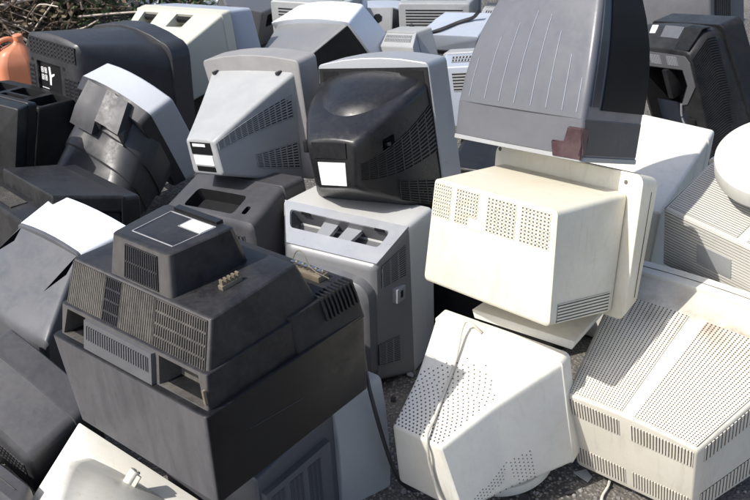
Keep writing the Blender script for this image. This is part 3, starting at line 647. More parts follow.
# ---------------------------------------------------------------- dark television, upper left (K)
root, S = thing('K', 'television', 'rounded dark grey television with a vent band above a black sticker recess, upper left', 'television')
S = extend(S, .16)
L = Loft(S, .06, .012)
L.S[0]['r'] = .035; L.S[1]['r'] = .09; L.S[1]['ct'] = .03
hull = obj('back_cover', L.bm(.03, .006), 'dark_grey', root); add_bezel(root, front_of(S, .10, 1.03), 'dark_grey', .06, .03)
f = L.F('cap')
cut(hull, [(f, rrect(-.62, .28, -.62, .42, .03, .03), .012, .96)], 'sticker_black')
bm = bmesh.new(); patch(bm, f, -.60, .26, -.60, .40, 1, 1, -.011, -.0105); lb = obj('sticker', bm, 'sticker_black', root)
bm = bmesh.new()
for cu, cv in ((-.50,.20), (-.38,.20), (-.50,.04), (-.38,.04)):
    for a, b_, c, d in ((-.045,.045,.045,.06), (-.045,.045,-.06,-.045), (-.045,-.03,-.06,.06), (.03,.045,-.06,.06), (-.015,.015,-.03,.03)): patch(bm, f, cu+a, cu+b_, cv+c, cv+d, 1, 1, -.0105, -.0098)
poly_plate(bm, f, [(-.26,-.10),(-.20,-.10),(-.17,.08),(-.06,.14),(-.06,.18),(-.18,.14),(-.20,.30),(-.26,.30),(-.25,.08)], -.0105, -.0098)
for k in range(4): patch(bm, f, -.56, -.30-.05*(k % 2), -.20-.07*k, -.185-.07*k, 1, 1, -.0105, -.0098)
obj('sticker_marks', bm, 'paper', lb)
vent(root, f, -.80, .86, .56, .90, 13, 'v', .42, 4, .45, 'dark_grey', 'dark_slot', .002, 1)
vent(root, f, .40, .90, -.80, .20, 12, 'u', .5, 3, .2, 'dark_grey', 'dark_slot', .002, 1)
vent(root, f, -.90, -.70, -.7, .30, 10, 'u', .5, 0, .2, 'dark_grey', 'dark_slot', .002, 1)
for q in ((-.76,.40), (.40,.38)):
    bm = bmesh.new(); dots(bm, f, [q], .008); obj('screw_hole', bm, 'dark_slot', root)

# ---------------------------------------------------------------- beige television (L)
root, S = thing('L', 'television', 'beige television with two wedge-shaped hand grips in its sloping back and a blue-grey front', 'television')
S = extend(S, .03)
Hl = Loft([S[0], S[1]], .012); hull = obj('back_cover', Hl.bm(.01, .004), 'beige', root)
f = Hl.F('top')
w = [( -.78,.62), (-.42,.62), (-.42,.94), (-.78,.94)]; w2 = [(.02,.60), (.42,.60), (.42,.94), (.02,.94)]
cut(hull, [(f, w, [-.001,-.001,.07,.07], 1.0), (f, w2, [-.001,-.001,.07,.07], 1.0)], 'beige')
for u0, u1 in ((-.76,-.44), (.04,.40)): plate(root, 'grip_slot', f, u0, u1, .86, .935, 'dark_slot', -.012, -.03, 1, 1)
q = S[1]; obj('rear_band', Loft([[q[0]-.003, q[1]*1.01, q[2]*1.03, *q[3:]], [q[0]+.05, q[1]*1.01, q[2]*1.03, *q[3:]]], .012).bm(.003, .003), 'beige', root)
e = [q[0]+.05, q[1]*1.0, q[2]*1.02, *q[3:]]; e2 = [S[2][0], S[2][1]*1.06, S[2][2], *S[2][3:]]
add_bezel(root, [e, e2], 'blue_grey', .014)

# ---------------------------------------------------------------- left edge dark sets (M, M2, N)
root, S = thing('M', 'television_chassis', 'open black television cabinet with cross bars and black hollows, at the left edge', 'television')
S = extend(S, .08); L = Loft(S, .008); hull = obj('cabinet', L.bm(.005, .004), 'black', root)
f = L.F('top'); cut(hull, [(f, rrect(.42, .90, .10, .88, .05, .06), .09, .95), (f, rrect(-.30, .30, .50, .90, .05, .06), .09, .95), (f, rrect(-.30, .30, .10, .42, .05, .05), .09, .95), (f, rrect(-.90, -.40, .1, .9, .05, .06), .09, .95)])
f = L.F('cap'); g = warp(f, -.2, .95, .05, .95)
plate(root, 'back_panel', f, .30, .93, -.55, .90, 'dusty_black', .004); vent(root, f, .45, .75, -.90, -.70, 6, 'v', .5, 0, .2, 'dusty_black', 'dark_slot', .002, 1)
add_bezel(root, front_of(S, .05, 1.0), 'black', .01)
root, S = thing('M2', 'television', 'black boxy television in deep shade, cut off by the left edge', 'television')
S = extend(S, .18); L = Loft(S, .01); obj('back_cover', L.bm(.006, .004), 'black', root); add_bezel(root, front_of(S, .04, 1.02), 'black', .012)
vent(root, L.F('cap'), -.7, .5, -.3, .3, 16, 'v', .5, 3, .2, 'black', 'dark_slot', .002, 1)
root, S = thing('N', 'television', 'dusty black television with a small slotted grille in its back recess, at the left edge', 'television')
q0, q1 = S; top0 = q0[4]+q0[2]/2; th = .055
up = [[q0[0], q0[1], th, q0[3], top0-th/2, 0], [q1[0]+.06, q1[1]*1.04, th, q1[3], q1[4]+q1[2]/2-th/2, 0]]
L = Loft(up, .010); obj('top_cover', L.bm(.006, .006), 'dusty_black', root)
hb = q0[2]-.04
lo = [[-.09, q0[1]*.96, hb*.9, q0[3], top0-.062-hb*.45, 0], [-.02, q0[1]*.98, hb, q0[3], top0-.050-hb/2, 0], [q1[0]+.05, q1[1], hb, q1[3], top0-.050-hb/2, 0]]
Ll = Loft(lo, .02); obj('back_cover', Ll.bm(.015, .005), 'dusty_black', root)
vent(root, Ll.F('top'), -.80, .30, .30, .98, 12, 'u', .5, 14, .3, 'dusty_grille', 'dark_slot', .003, 2)
add_bezel(root, [[q1[0]+.05, q1[1]*1.04, q1[2]+.03, q1[3], q1[4]-.02, 0], [q1[0]+.11, q1[1]*1.04, q1[2]+.03, q1[3], q1[4]-.02, 0]], 'black', .012)

# ---------------------------------------------------------------- slate monitor with white-lit top (B)
root, S = thing('B', 'computer_monitor', 'slate grey monitor with dazzling white frame top and two triangular holes, at the left')
S[0][2] += .05; S[0][4] -= .025
Hb = Loft([S[0], S[1]], .016, .004); hull = obj('back_cover', Hb.bm(.022, .004), 'slate', root)
f = Hb.F('top')
cut(hull, [(f, [(-.975,.50), (-.76,.78), (-.90,.965)], [.004,.05,.07], 1.0), (f, [(.55,.44), (.86,.72), (.93,.965)], [.004,.05,.07], 1.0)])
q = S[1]; b0 = [q[0]-.002, q[1]*1.03, q[2]*1.02, *q[3:]]; b1 = [S[2][0], S[2][1]*1.0, S[2][2]*.97, *S[2][3:]]
add_bezel(root, [b0, b1], 'pale_blue', .014, .010)
bm = bmesh.new(); 
obj('frame_edge', Loft([[q[0]-.012, q[1]*1.02, q[2]*1.012, *q[3:]], [q[0]+.0, q[1]*1.02, q[2]*1.012, *q[3:]]], .014, .010).bm(.003, .002), 'slate', root)
# ---------------------------------------------------------------- dark box lower left (C)
root, S = thing('C', 'television', 'dusty dark television with a scuffed smooth top, in the bottom left corner', 'television')
L = Loft(S, .022, .010); obj('back_cover', L.bm(.025, .005), 'graphite', root); add_bezel(root, front_of(S, .07, 1.02), 'graphite', .02, .01)
vent(root, L.F('cap'), -.8, .8, -.2, .5, 24, 'v', .5, 3, .2, 'graphite', 'dark_slot', .002, 1)
root, S = thing('P12', 'dark_casing', 'low rounded dark casing lying on the asphalt, cut off by the bottom left corner', 'casing'); S = extend(S, .02)
L = Loft(S, .03, .008); obj('shell', L.bm(.03, .02), 'graphite', root); seam(root, L, .5)
# ---------------------------------------------------------------- white monitor under the big set (D)
root, S = thing('D', 'computer_monitor', 'white monitor with curved hull and a small hollow boss, pinned under the largest black set')
A0, A1 = S[0], S[1]; mid = [A1[0]*.58, A0[1]+(A1[1]-A0[1])*.90, A0[2]+(A1[2]-A0[2])*.92, A1[3]*.55, A1[4]*.55, 0]
L = Loft([A0, mid, A1], .03, .010); obj('back_cover', L.bm(.02, .004, .05), 'white', root)
add_bezel(root, [[A1[0]-.003, A1[1]*1.02, A1[2]*1.02, *A1[3:]], [S[2][0]+.004, S[2][1], S[2][2], *S[2][3:]]], 'white', .006)
f = L.F('top'); 
bm = bmesh.new(); nn = nrm(f, .1, 1.5); M = Matrix.Translation(f(-.22, 1.62)) @ Vector((0,0,1)).rotation_difference(nn).to_matrix().to_4x4()
lathe(bm, [(.012,-.01), (.012,.030), (.0065,.031), (.0060,.012), (.001,.011)], M, 24); bs = obj('screw_boss', bm, 'white', root)
bm = bmesh.new(); box(bm, f(-.17, 1.60)+nn*.012, (.022,.010,.026), bev=.002); obj('boss_web', bm, 'white', bs)
# ---------------------------------------------------------------- grey monitor under the big set (E)
S_ = FIT['E'][2]
for q in S_: q[2] -= .04; q[4] += .02
root, S = thing('E', 'computer_monitor', 'two-tone grey monitor with light front shell and vented dark side, under the largest black set')
He = Loft([S[0], S[1]], .012); obj('back_cover', He.bm(.01, .004), 'slate', root)
add_bezel(root, [[S[1][0]-.004, S[1][1]*1.02, S[1][2]*1.02, *S[1][3:]], [S[2][0], S[2][1], S[2][2], *S[2][3:]]], 'light_grey', .016, 0, .84, .012)
g = He.F('right'); bm = bmesh.new(); patch(bm, g, -.92, .62, .04, .86, 4, 4, -.004, .016); obj('side_panel', bm, 'slate', root)
def lift(f, d):
    def h(u, v): return f(u, v)+nrm(f, u, v)*d
    h.c = f.c; h.side = f.side; return h
gl = lift(g, .016)
for v0, v1 in ((.10,.26), (.33,.49), (.56,.72)): vent(root, gl, -.85, .48, v0, v1, 40, 'v', .5, 3, .25, 'slate', 'dark_slot', .0014, 1)

# ---------------------------------------------------------------- the big black set (A)
root, S = thing('A', 'television', 'largest black television lying face down in front, stepped vented back with a dusty front edge', 'television', True)
h2a, h2b, h1a, h1b, rim, bot = S
def q_up(q, d, k=1): r = list(q); r[0] += d; r[1] *= k; r[2] *= k; return r
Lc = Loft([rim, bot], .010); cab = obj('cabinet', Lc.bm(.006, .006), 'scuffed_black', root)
sh0 = list(h1b); sh1 = [rim[0]+.004, rim[1]*.955, rim[2]*.93, rim[3], rim[4], rim[5]]
sh0 = [h1b[0]-.004, h1b[1]*1.02, h1b[2]*1.04, h1b[3], h1b[4], h1b[5]]
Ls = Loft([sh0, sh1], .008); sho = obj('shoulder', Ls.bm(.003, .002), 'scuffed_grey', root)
f = Ls.F('top')
cut(sho, [(f, [(.62,.10), (.90,.10), (.95,.92), (.62,.92)], .05, .92), (f, [(-.90,.10), (-.40,.10), (-.40,.92), (-.96,.92)], .05, .92)], 'dusty_grille')
bm = bmesh.new(); patch(bm, f, -.36, .58, .08, .95, 4, 2, -.004, .010); vp = obj('vent_panel', bm, 'mid_grey', root)
vent(vp, lift(f, .0102), -.32, .54, .22, .62, 26, 'v', .5, 0, .3, 'mid_grey', 'dark_slot', .002, 1)
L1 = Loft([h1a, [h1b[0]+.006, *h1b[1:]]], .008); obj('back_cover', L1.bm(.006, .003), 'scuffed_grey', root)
f = L1.F('top')                         # the vented face turned to the lower left; its left is +u
for u1, u0, fl, rows, m in ((.97,.44,.66,0,'dusty_grille'), (.43,.21,.34,4,'dark_grey'), (.20,-.28,.66,0,'dusty_grille'), (-.29,-.96,.40,4,'dusty_grille')):
    vent(root, f, u0, u1, .05, .94, int(62*(u1-u0)/2)+2, 'v', fl, rows, .16, m, 'dark_slot', .0024, 3)
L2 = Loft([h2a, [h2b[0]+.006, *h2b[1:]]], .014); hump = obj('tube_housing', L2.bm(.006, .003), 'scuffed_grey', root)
f = L2.F('top'); vent(root, f, -.62, .45, .12, .92, 15, 'v', .42, 2, .10, 'dark_grey', 'dark_slot', .0024, 3)
f = L2.F('cap')
bm = bmesh.new()
# sticker outline: u=+1 is the left in the picture, v=+1 the near side
for a in ((-.74,.62,.62,.645), (-.74,.62,-.70,-.675), (-.74,-.725,-.70,.645), (.605,.62,-.70,.645), (-.06,-.045,-.70,-.2), (-.74,-.05,-.22,-.20)): patch(bm, f, a[0], a[1], a[2], a[3], 1, 1, -.001, .0012)
lb = obj('sticker_outline', bm, 'faded_ink', root)
plate(root, 'sticker', f, -.70, -.08, -.66, -.24, 'paper', .0016)
plate(root, 'top_strip', f, -.66, .62, -1.0, -.80, 'black', .006)
# ledge with the connector strip behind the housing
zb = h1b[4]-h1b[2]/2; zr = rim[4]-rim[2]/2; yt = rim[0]-.080
lx = rim[1]/2
led = [[yt, rim[1]*.93, (zb+.10)-zr-.012, rim[3], ((zb+.10)+zr+.012)/2-.0, 0], [rim[0]+.01, rim[1]*.975, (zb+.10)-zr-.004, rim[3], ((zb+.10)+zr)/2, 0]]
Ll = Loft(led, .006); obj('rear_ledge', Ll.bm(.004, .002), 'dusty_black', root)
f = Ll.F('left')
bm = bmesh.new(); fc = Ll.F('cap')
for i in range(9): patch(bm, f, -.92+i*.115, -.87+i*.115, -.02, .55, 1, 2, -.001, .006); patch(bm, fc, -1.02, -.90, -.92+i*.115, -.87+i*.115, 1, 1, -.001, .005)
obj('ledge_ribs', bm, 'black', root)
bm = bmesh.new(); p = fc(-.58, -.62); box(bm, p+Vector((0,-.006,0)), (.10,.014,.030), bev=.002); tb = obj('terminal_block', bm, 'pcb', root)
for k in range(5):
    bm = bmesh.new(); box(bm, p+Vector((-.04+.02*k,-.017,0)), (.010,.012,.012), bev=.002); obj('terminal', bm, 'metal', tb)
bm = bmesh.new(); tube(bm, smooth_path([p+Vector((.05,-.012,0)), p+Vector((.03,-.045,-.004)), p+Vector((-.0,-.052,.004)), p+Vector((-.03,-.028,.012)), p+Vector((-.085,-.022,.016))]), .0011, 6); obj('wire', bm, 'pcb', root)
fc = L1.F('cap'); p = fc(-.72, .10); bm = bmesh.new()
box(bm, p+Vector((0,-.004,0)), (.014,.010,.05), bev=.001)
for k in range(5): box(bm, p+Vector((0,-.013,-.02+.01*k)), (.010,.014,.004))
obj('terminal_comb', bm, 'pcb', root)
f = Lc.F('left'); bm = bmesh.new(); poly_plate(bm, f, [(.55,.42),(-.10,.50),(-.11,.508),(.55,.424)], -.001, .0004); obj('scratch', bm, 'graphite', root)
bm = bmesh.new(); patch(bm, Lc.F('front'), -.88, .88, -.86, .86, 6, 6, .0005, .006); obj('screen', bm, 'screen_glass', root)
bm = bmesh.new(); p = Ls.F('top')(-.985, .55); box(bm, p+Vector((0,0,.004)), (.006,.03,.006)); obj('broken_clip', bm, 'pcb', root)

# ---------------------------------------------------------------- silver-framed set behind (O)
root, S = thing('O', 'television', 'tilted silver-framed television with a smooth grey back, behind the light grey monitor', 'television')
A0, A1 = S[0], S[1]; L = Loft([A0, A1], .02, .02); L.S[1]['ct'] = .012
obj('back_cover', L.bm(.012, .004), 'silver_dark', root)
f = L.F('right'); obj('side_cover', (lambda b: (patch(b, f, -.98, .96, .03, .97, 4, 4, -.002, .003), b)[1])(bmesh.new()), 'black', root)
q = S[1]; b0 = [q[0]-.03, q[1]*1.05, q[2]*1.10, q[3], q[4]+.010, q[5]]
add_bezel(root, [b0, [S[2][0], S[2][1]*1.08, S[2][2], *S[2][3:]]], 'pale_blue', .016, .022)
# ---------------------------------------------------------------- broken black set, right (R)
root, S = thing('R', 'television', 'broken black television with its back torn open to a dark hollow, at the upper right', 'television')
S = extend(S, .14); A0, A1 = S[0], S[1]; mid = [A1[0]*.5, (A0[1]+A1[1])/2*1.04, (A0[2]+A1[2])/2*1.04, A1[3]*.5, A1[4]*.5, (A0[5]+A1[5])/2]
L = Loft([A0, mid, A1], .055, .006); L.S[0]['r'] = .04
hull = obj('back_cover', L.bm(.008, .005, .03), 'dusty_black', root)
f = L.F('cap'); cut(hull, [(f, [(-.9,.66), (.62,.66), (.66,.40), (.30,.02), (.36,-.1), (.60,-.2), (.62,-.9), (-.9,-.9)], .14, .97)])
bm = bmesh.new(); 
for pts in ([(-.95,.68),(.66,.68),(.82,.92),(-.95,.95)], [(.66,.68),(.70,.40),(.34,.02),(.55,.06),(.95,.40),(.94,.80),(.82,.92)]): poly_plate(bm, f, pts, -.003, .003)
obj('torn_lip', bm, 'mid_grey', root)
vent(root, f, -.35, .0, .74, .90, 6, 'v', .5, 0, .2, 'silver', 'dark_slot', .005, 1); vent(root, f, .22, .56, .74, .90, 6, 'v', .5, 0, .2, 'silver', 'dark_slot', .005, 1)
plate(root, 'inner_board', f, -.8, .28, -.5, -.02, 'navy_mesh', -.03, -.034); bm = bmesh.new(); box(bm, f(.10, .40)+Vector((0,.01,0)), (.03,.05,.12), bev=.006); obj('inner_bracket', bm, 'black', root)
P = smooth_path([f(.34,.05)+Vector((0,-.004,0)), f(.30,-.2)+Vector((0,-.01,0)), f(.36,-.5)+Vector((0,-.006,0)), f(.30,-.85)+Vector((0,-.01,0))]); bm = bmesh.new(); tube(bm, P, .004, 6); obj('torn_strip', bm, 'silver', root)
bm = bmesh.new()
for v in (-.25,-.4,-.55,-.7,-.85): box(bm, f(.56, v)+Vector((0,.002,0)), (.05,.02,.022), bev=.003)
obj('inner_ribs', bm, 'black', root)
g = L.F('right'); vent(root, g, -.9, .86, .05, 1.4, 44, 'v', .5, 0, .2, 'dusty_black', 'dark_slot', .0014, 6)
f = L.F('top'); plate(root, 'sticker', f, -.1, .45, .45, .95, 'slate', .0012); plate(root, 'sticker', f, -.5, -.32, .60, .95, 'paper', .0012)
vent(root, f, .5, .93, .05, 1.4, 12, 'v', .5, 0, .2, 'dusty_black', 'dark_slot', .0014, 6)
add_bezel(root, front_of(S, .09, 1.04), 'black', .03)

# ---------------------------------------------------------------- far sets
root, S = thing('P1', 'computer_monitor', 'distant pale silver monitor with a round black hole in its back')
S = extend(S, .10); L = Loft([S[0], S[1]], .008); hull = obj('back_cover', L.bm(.005, .003), 'light_grey', root)
f = L.F('right'); obj('side_cover', (lambda b: (patch(b, f, -.95, .9, .05, .97, 2, 2, -.002, .003), b)[1])(bmesh.new()), 'black', root)
bm = bmesh.new(); f = L.F('cap'); dots(bm, f, [(.25,.45)], .024, 0, .001); obj('socket_hole', bm, 'dark_slot', root)
add_bezel(root, [S[1], S[2]], 'blue_grey', .012, .01)
root, S = thing('P2', 'computer_monitor', 'white box-shaped monitor top lying behind the black hump-backed television'); S = extend(S, .05)
PR['P2'], PS['P2'] = root, S
obj('back_cover', Loft(S, .008).bm(.006, .004), 'light_grey', root); add_bezel(root, front_of(S, .08, 1.01), 'light_grey', .01)
root, S = thing('P3', 'computer_monitor', 'flat-topped lavender grey monitor with a black cable lying across it'); L = Loft([S[0], S[1]], .008)
P3L, P3root = L, root
obj('back_cover', L.bm(.005, .004), 'blue_grey', root); add_bezel(root, front_of(S, .08, 1.02), 'blue_grey', .01)
q = S[0]; obj('lower_cover', Loft([[q[0]-.0+.012, q[1]*1.06, .20, q[3]+.02, q[4]-.135, 0], [S[1][0], q[1]*1.1, .26, q[3]+.02, q[4]-.13, 0]], .01).bm(.008, .004), 'mid_grey', root)
root, S = thing('P5', 'television', 'low silver television in the last row, top centre of the pile', 'television'); S = extend(S, .03)
PR['P5'], PS['P5'] = root, S
obj('back_cover', Loft(S, .012).bm(.008, .004), 'light_grey', root); add_bezel(root, front_of(S, .07, 1.03), 'silver', .012)
root, S = thing('P8', 'computer_monitor', 'pale grey monitor in the last row, behind the tilted silver-framed television'); S = extend(S, .03)
PR['P8'], PS['P8'] = root, S
obj('back_cover', Loft(S, .012).bm(.008, .004), 'light_grey', root); add_bezel(root, front_of(S, .07, 1.03), 'pale_blue', .012)
root, S = thing('P9', 'computer_monitor', 'blue-grey monitor mostly hidden in the gap left of the upended grey television'); S = extend(S, .05)
PR['P9'], PS['P9'] = root, S
obj('back_cover', Loft(S, .012).bm(.008, .004), 'blue_grey', root); add_bezel(root, front_of(S, .07, 1.03), 'light_grey', .012)
root, S = thing('P10', 'television', 'added black filler set darkening the gap between the humped black set and upended grey one', 'television'); S = extend(S, .10)  # filler set added so the shadowed gap reads black instead of lit asphalt
obj('back_cover', Loft(S, .02).bm(.012, .004), 'black', root); add_bezel(root, front_of(S, .07, 1.03), 'black', .012)
root, S = thing('P11', 'television', 'added black filler set darkening the gap behind the perforated white monitor and thin white board', 'television'); S = extend(S, .10)  # made-up set standing in for the shaded ground in this gap
obj('back_cover', Loft(S, .02).bm(.012, .004), 'black', root); add_bezel(root, front_of(S, .07, 1.03), 'black', .012)
root, S = thing('P4', 'television', 'distant dark grey television with a wide black slot in its back', 'television'); S = extend(S, .08)
L = Loft(S, .012); hull = obj('back_cover', L.bm(.008, .004), 'mid_grey', root); f = L.F('cap')
cut(hull, [(f, rrect(-.72, .86, .30, .84, .05, .06), .06, .9)]); plate(root, 'slot_shelf', f, -.6, .75, .38, .50, 'mid_grey', -.004, -.03, 1, 1)
f = L.F('right'); plate(root, 'side_cover', f, -.95, .95, .05, .96, 'navy_mesh', .002); add_bezel(root, front_of(S, .06, 1.03), 'pale_blue', .012)
root, S = thing('P6', 'computer_monitor', 'distant silver monitor with a pale flat top, beside the upended grey television')
PR['P6'], PS['P6'] = root, S
obj('back_cover', Loft(S, .01).bm(.006, .004), 'light_grey', root); add_bezel(root, front_of(S, .07, 1.03), 'dark_grey', .012)
root, S = thing('P7', 'television', 'low dark grey television lying behind the beige one', 'television'); S = extend(S, .06)
L = Loft(S, .012); hull = obj('back_cover', L.bm(.008, .004), 'mid_grey', root); add_bezel(root, front_of(S, .07, 1.03), 'mid_grey', .012)
cut(hull, [(L.F('right'), rrect(.05, .75, .2, .8, .06, .06), .04, .9)])
for key_, n_ in (('P2', 8), ('P5', 10), ('P8', 10), ('P9', 9), ('P6', 8)):
    rt_ = PR[key_]; S_ = PS[key_]; L_ = Loft(S_, .01); ft_ = L_.F('top'); vent(rt_, ft_, -.8, .8, .30, .75, n_*2, 'v', .5, 2, .2, 'light_grey', 'dark_slot', .002, 2); vent(rt_, L_.F('cap'), -.8, .8, .2, .8, 6, 'u', .5, 0, .2, 'light_grey', 'dark_slot', .002, 1)
    seam(rt_, L_, .9)
root, S = thing('Y1', 'television', 'distant grey television with white louvres, at the top right behind the broken black set', 'television')
L = Loft([S[0], S[1]], .012); hull = obj('back_cover', L.bm(.01, .004), 'mid_grey', root)
f = L.F('cap'); vent(root, f, -1.0, -.10, -.98, -.35, 4, 'u', .62, 0, .3, 'light_grey', 'dark_slot', .006, 1)
cut(hull, [(f, rrect(.0, .86, -.86, -.30, .05, .05), .05, .9)])
add_bezel(root, [S[1], S[2]], 'mid_grey', .012); g = L.F('right'); plate(root, 'side_cover', g, -.9, .9, .06, .94, 'dark_grey', .003)
root, S = thing('Y2', 'television', 'distant dark television with a vented side and grey frame, in the top right corner', 'television')
L = Loft([S[0], S[1]], .012); obj('back_cover', L.bm(.01, .004), 'mid_grey', root); add_bezel(root, [S[1], S[2]], 'mid_grey', .014)
g = L.F('right'); vent(root, g, -.9, .9, .2, .9, 8, 'u', .5, 0, .2, 'dark_grey', 'dark_slot', .004, 3)


# ---------------------------------------------------------------- cables
def W(key, p): Rm, t, S = FIT[key]; return Vector(t)+Matrix(Rm) @ p
def cable(name, label, pts, r, mat, k=8):
    bm = bmesh.new(); tube(bm, smooth_path(pts, k), r, 8); o = obj(name, bm, mat); tag(o, label, 'cable'); return o
fw = Hw.F('top')
def onW(u, v, d=.006): return W('W', fw(u, v)+nrm(fw, u, min(1.9, v))*d)
fwc = Hw.F('cap')
def onWc(u, v, d=.008): return W('W', fwc(u, v)+Vector((0,-d,0)))
cable('power_cable', 'off-white power cable looping over the perforated white monitor down to the asphalt',
      [onW(-.22,2.24,.003), onW(-.30,2.16,.020), onW(-.42,2.04,.028), onW(-.44,1.86,.022), onW(-.37,1.60,.012), onW(-.25,1.24), onW(-.10,.85), onW(.14,.41), onW(.40,.06,.010), onWc(.50,.80), onWc(.42,.2), onWc(.48,-.5,.012), onWc(.75,-1.0,.02), (.165,1.775,.010), (.22,1.755,.007), (.30,1.72,.006)], .0037, 'cable_white')
cable('power_cable', 'black cable running down from the grey monitor under the big black set to the asphalt',
      [(-.03,2.02,.38), (-.015,1.93,.33), (.018,1.90,.20), (.05,1.90,.09), (.085,1.93,.018), (.15,1.925,.008), (.24,1.85,.008), (.34,1.74,.008)], .0050, 'cable_black')
cable('power_cable', 'short off-white cable lying on the asphalt under the slotted white monitor', [(.60,2.05,.008), (.575,1.96,.008), (.545,1.90,.008), (.55,1.82,.008)], .0037, 'cable_white')
f3 = P3L.F('top')
def on3(u, v, d): return W('P3', f3(u, v)+Vector((0,0,d)))
cable('power_cable', 'thick black cable lying across the flat lavender grey monitor',
      [on3(-1.0,-.9,-.10), on3(-.98,-.5,-.02), on3(-.9,-.25,.03), on3(-.75,-.1,.0), on3(-.3,.19,.010), on3(.1,.78,.010), on3(.5,1.2,.018), on3(.8,1.8,.05)], .0085, 'cable_black')
cable('power_cable', 'black cable loop hanging in the gap beside the flat lavender grey monitor',
      [on3(-1.22,-.8,-.16), on3(-1.2,-.5,-.02), on3(-1.1,-.3,.04), on3(-1.02,-.4,.035), on3(-1.0,-.8,-.05), on3(-.96,-1.0,-.16)], .007, 'cable_black')

# ---------------------------------------------------------------- jug, brush, shrubs, sheet behind
def jug():
    bm = bmesh.new()
    S = [[0,.20,.17,0,0,0],[.02,.22,.19,0,0,0],[.24,.215,.185,0,0,0],[.30,.17,.14,.0,0,0],[.335,.07,.06,.03,0,0],[.36,.055,.05,.035,0,0]]
    L = Loft(S, .05); L.S[4]['r'] = .03; L.S[5]['r'] = .025
    L.bm(.012, .004, .02, bm)
    bmesh.ops.rotate(bm, cent=(0,0,0), matrix=Matrix.Rotation(math.pi/2, 3, 'X'), verts=bm.verts[:])
    e = bpy.data.objects.new('plastic_jug', None); COL.objects.link(e); OFF[e] = Vector()
    obj('body', bm, 'orange_plastic', e)
    bm = bmesh.new(); tube(bm, smooth_path([Vector((-.075,0,.25)), Vector((-.085,0,.34)), Vector((-.02,0,.365)), Vector((.025,0,.33))]), .014, 10); obj('handle', bm, 'orange_plastic', e)
    bm = bmesh.new(); lathe(bm, [(.03,0), (.03,.028), (.026,.032)], Matrix.Translation((.034,0,.352)), 20); obj('cap', bm, 'orange_plastic', e)
    tag(e, 'orange plastic jug standing behind the rounded dark grey television', 'jug'); return e
jg = jug(); jg.location = (-1.655, 4.62, .0); jg.scale = (.76,.76,.80); jg.rotation_euler = (0,0,.4)
# bark, leaf and sheet materials
def bark(name, a, b):
    m = bpy.data.materials.new(name); m.use_nodes = True; nt = m.node_tree; bs = nt.nodes['Principled BSDF']
    tc = nd(nt, 'ShaderNodeTexCoord'); n = nd(nt, 'ShaderNodeTexNoise'); n.inputs['Scale'].default_value = 45; n.inputs['Detail'].default_value = 8
    nt.links.new(tc.outputs['Object'], n.inputs['Vector']); nt.links.new(ramp(nt, n.outputs['Fac'], .3, .7, (*a,1), (*b,1)), bs.inputs['Base Color'])
    bs.inputs['Roughness'].default_value = .8; bp = nd(nt, 'ShaderNodeBump'); bp.inputs['Strength'].default_value = .4; nt.links.new(n.outputs['Fac'], bp.inputs['Height']); nt.links.new(bp.outputs[0], bs.inputs['Normal'])
    MATS[name] = m
bark('bark_pale', (.34,.28,.22), (.62,.55,.47)); bark('bark_dark', (.035,.024,.017), (.12,.085,.06))
bark('leaf', (.035,.06,.02), (.10,.15,.05)); bark('dry_leaf', (.10,.075,.045), (.22,.17,.11)); bark('sheet', (.66,.67,.70), (.84,.84,.84))
rb = random.Random(3)
def branch(p, q, r, mat, label, twigs=5):
    p, q = Vector(p), Vector(q); n = 7; pts = []
    for i in range(n+1):
        t = i/n; pts.append(p.lerp(q, t)+Vector((rb.uniform(-1,1), rb.uniform(-1,1), rb.uniform(-1,1)))*(q-p).length*.035)
    bm = bmesh.new(); tube(bm, smooth_path(pts, 5), lambda t: r*(1-.55*t)*(1+.12*math.sin(t*37)), 9)
    o = obj('dry_branch', bm, mat); tag(o, label, 'branch', 'dry branches of the brush pile')
    tw = bmesh.new()
    for k in range(twigs):
        t = .25+.7*k/twigs; a = pts[int(t*n)]; d = ((q-p).normalized()+Vector((rb.uniform(-1,1), rb.uniform(-1,1), rb.uniform(-.6,1)))*.9).normalized()
        l = rb.uniform(.15,.45); mid = a+d*l*.5+Vector((rb.uniform(-1,1),0,rb.uniform(-1,1)))*.04
        tube(tw, smooth_path([a, mid, a+d*l], 4), lambda s: r*.35*(1-.7*s), 6)
    obj('twigs', tw, mat, o)
branch((-2.55,5.35,.20), (-1.72,5.75,.62), .030, 'bark_pale', 'thick pale bleached branch sticking up in the top left corner')
branch((-2.6,5.25,.12), (-1.45,5.55,.36), .018, 'bark_pale', 'slender pale branch low across the top left corner')
branch((-2.5,5.6,.3), (-1.25,6.1,.62), .022, 'bark_dark', 'dark brown branch slanting over the brush pile', 6)
branch((-2.2,5.8,.1), (-1.65,5.9,.95), .018, 'bark_dark', 'upright dark reddish stem in the brush pile', 6)
branch((-1.42,5.95,.0), (-1.22,6.0,.75), .020, 'bark_pale', 'short pale stick standing behind the rounded dark grey television', 3)
branch((-2.7,5.4,.45), (-2.0,5.5,.30), .020, 'bark_pale', 'broken pale branch end at the extreme top left edge', 6)
bm = bmesh.new()
for k in range(900):
    a = Vector((rb.uniform(-3.2,-1.55), rb.uniform(5.2,6.9), rb.uniform(0,.42))); d = Vector((rb.gauss(0,1), rb.gauss(0,.6), rb.gauss(.15,.5))).normalized()*rb.uniform(.15,.5)
    tube(bm, smooth_path([a, a+d*.5+Vector((rb.gauss(0,.03), rb.gauss(0,.03), rb.gauss(0,.03))), a+d], 3), rb.uniform(.002,.007), 5, 0 if rb.random() < .9 else 1)
tag(obj('brush_twigs', bm, ['bark_dark', 'bark_pale']), 'tangle of thin dark twigs behind the pile, top left', 'twigs', None, 'stuff')
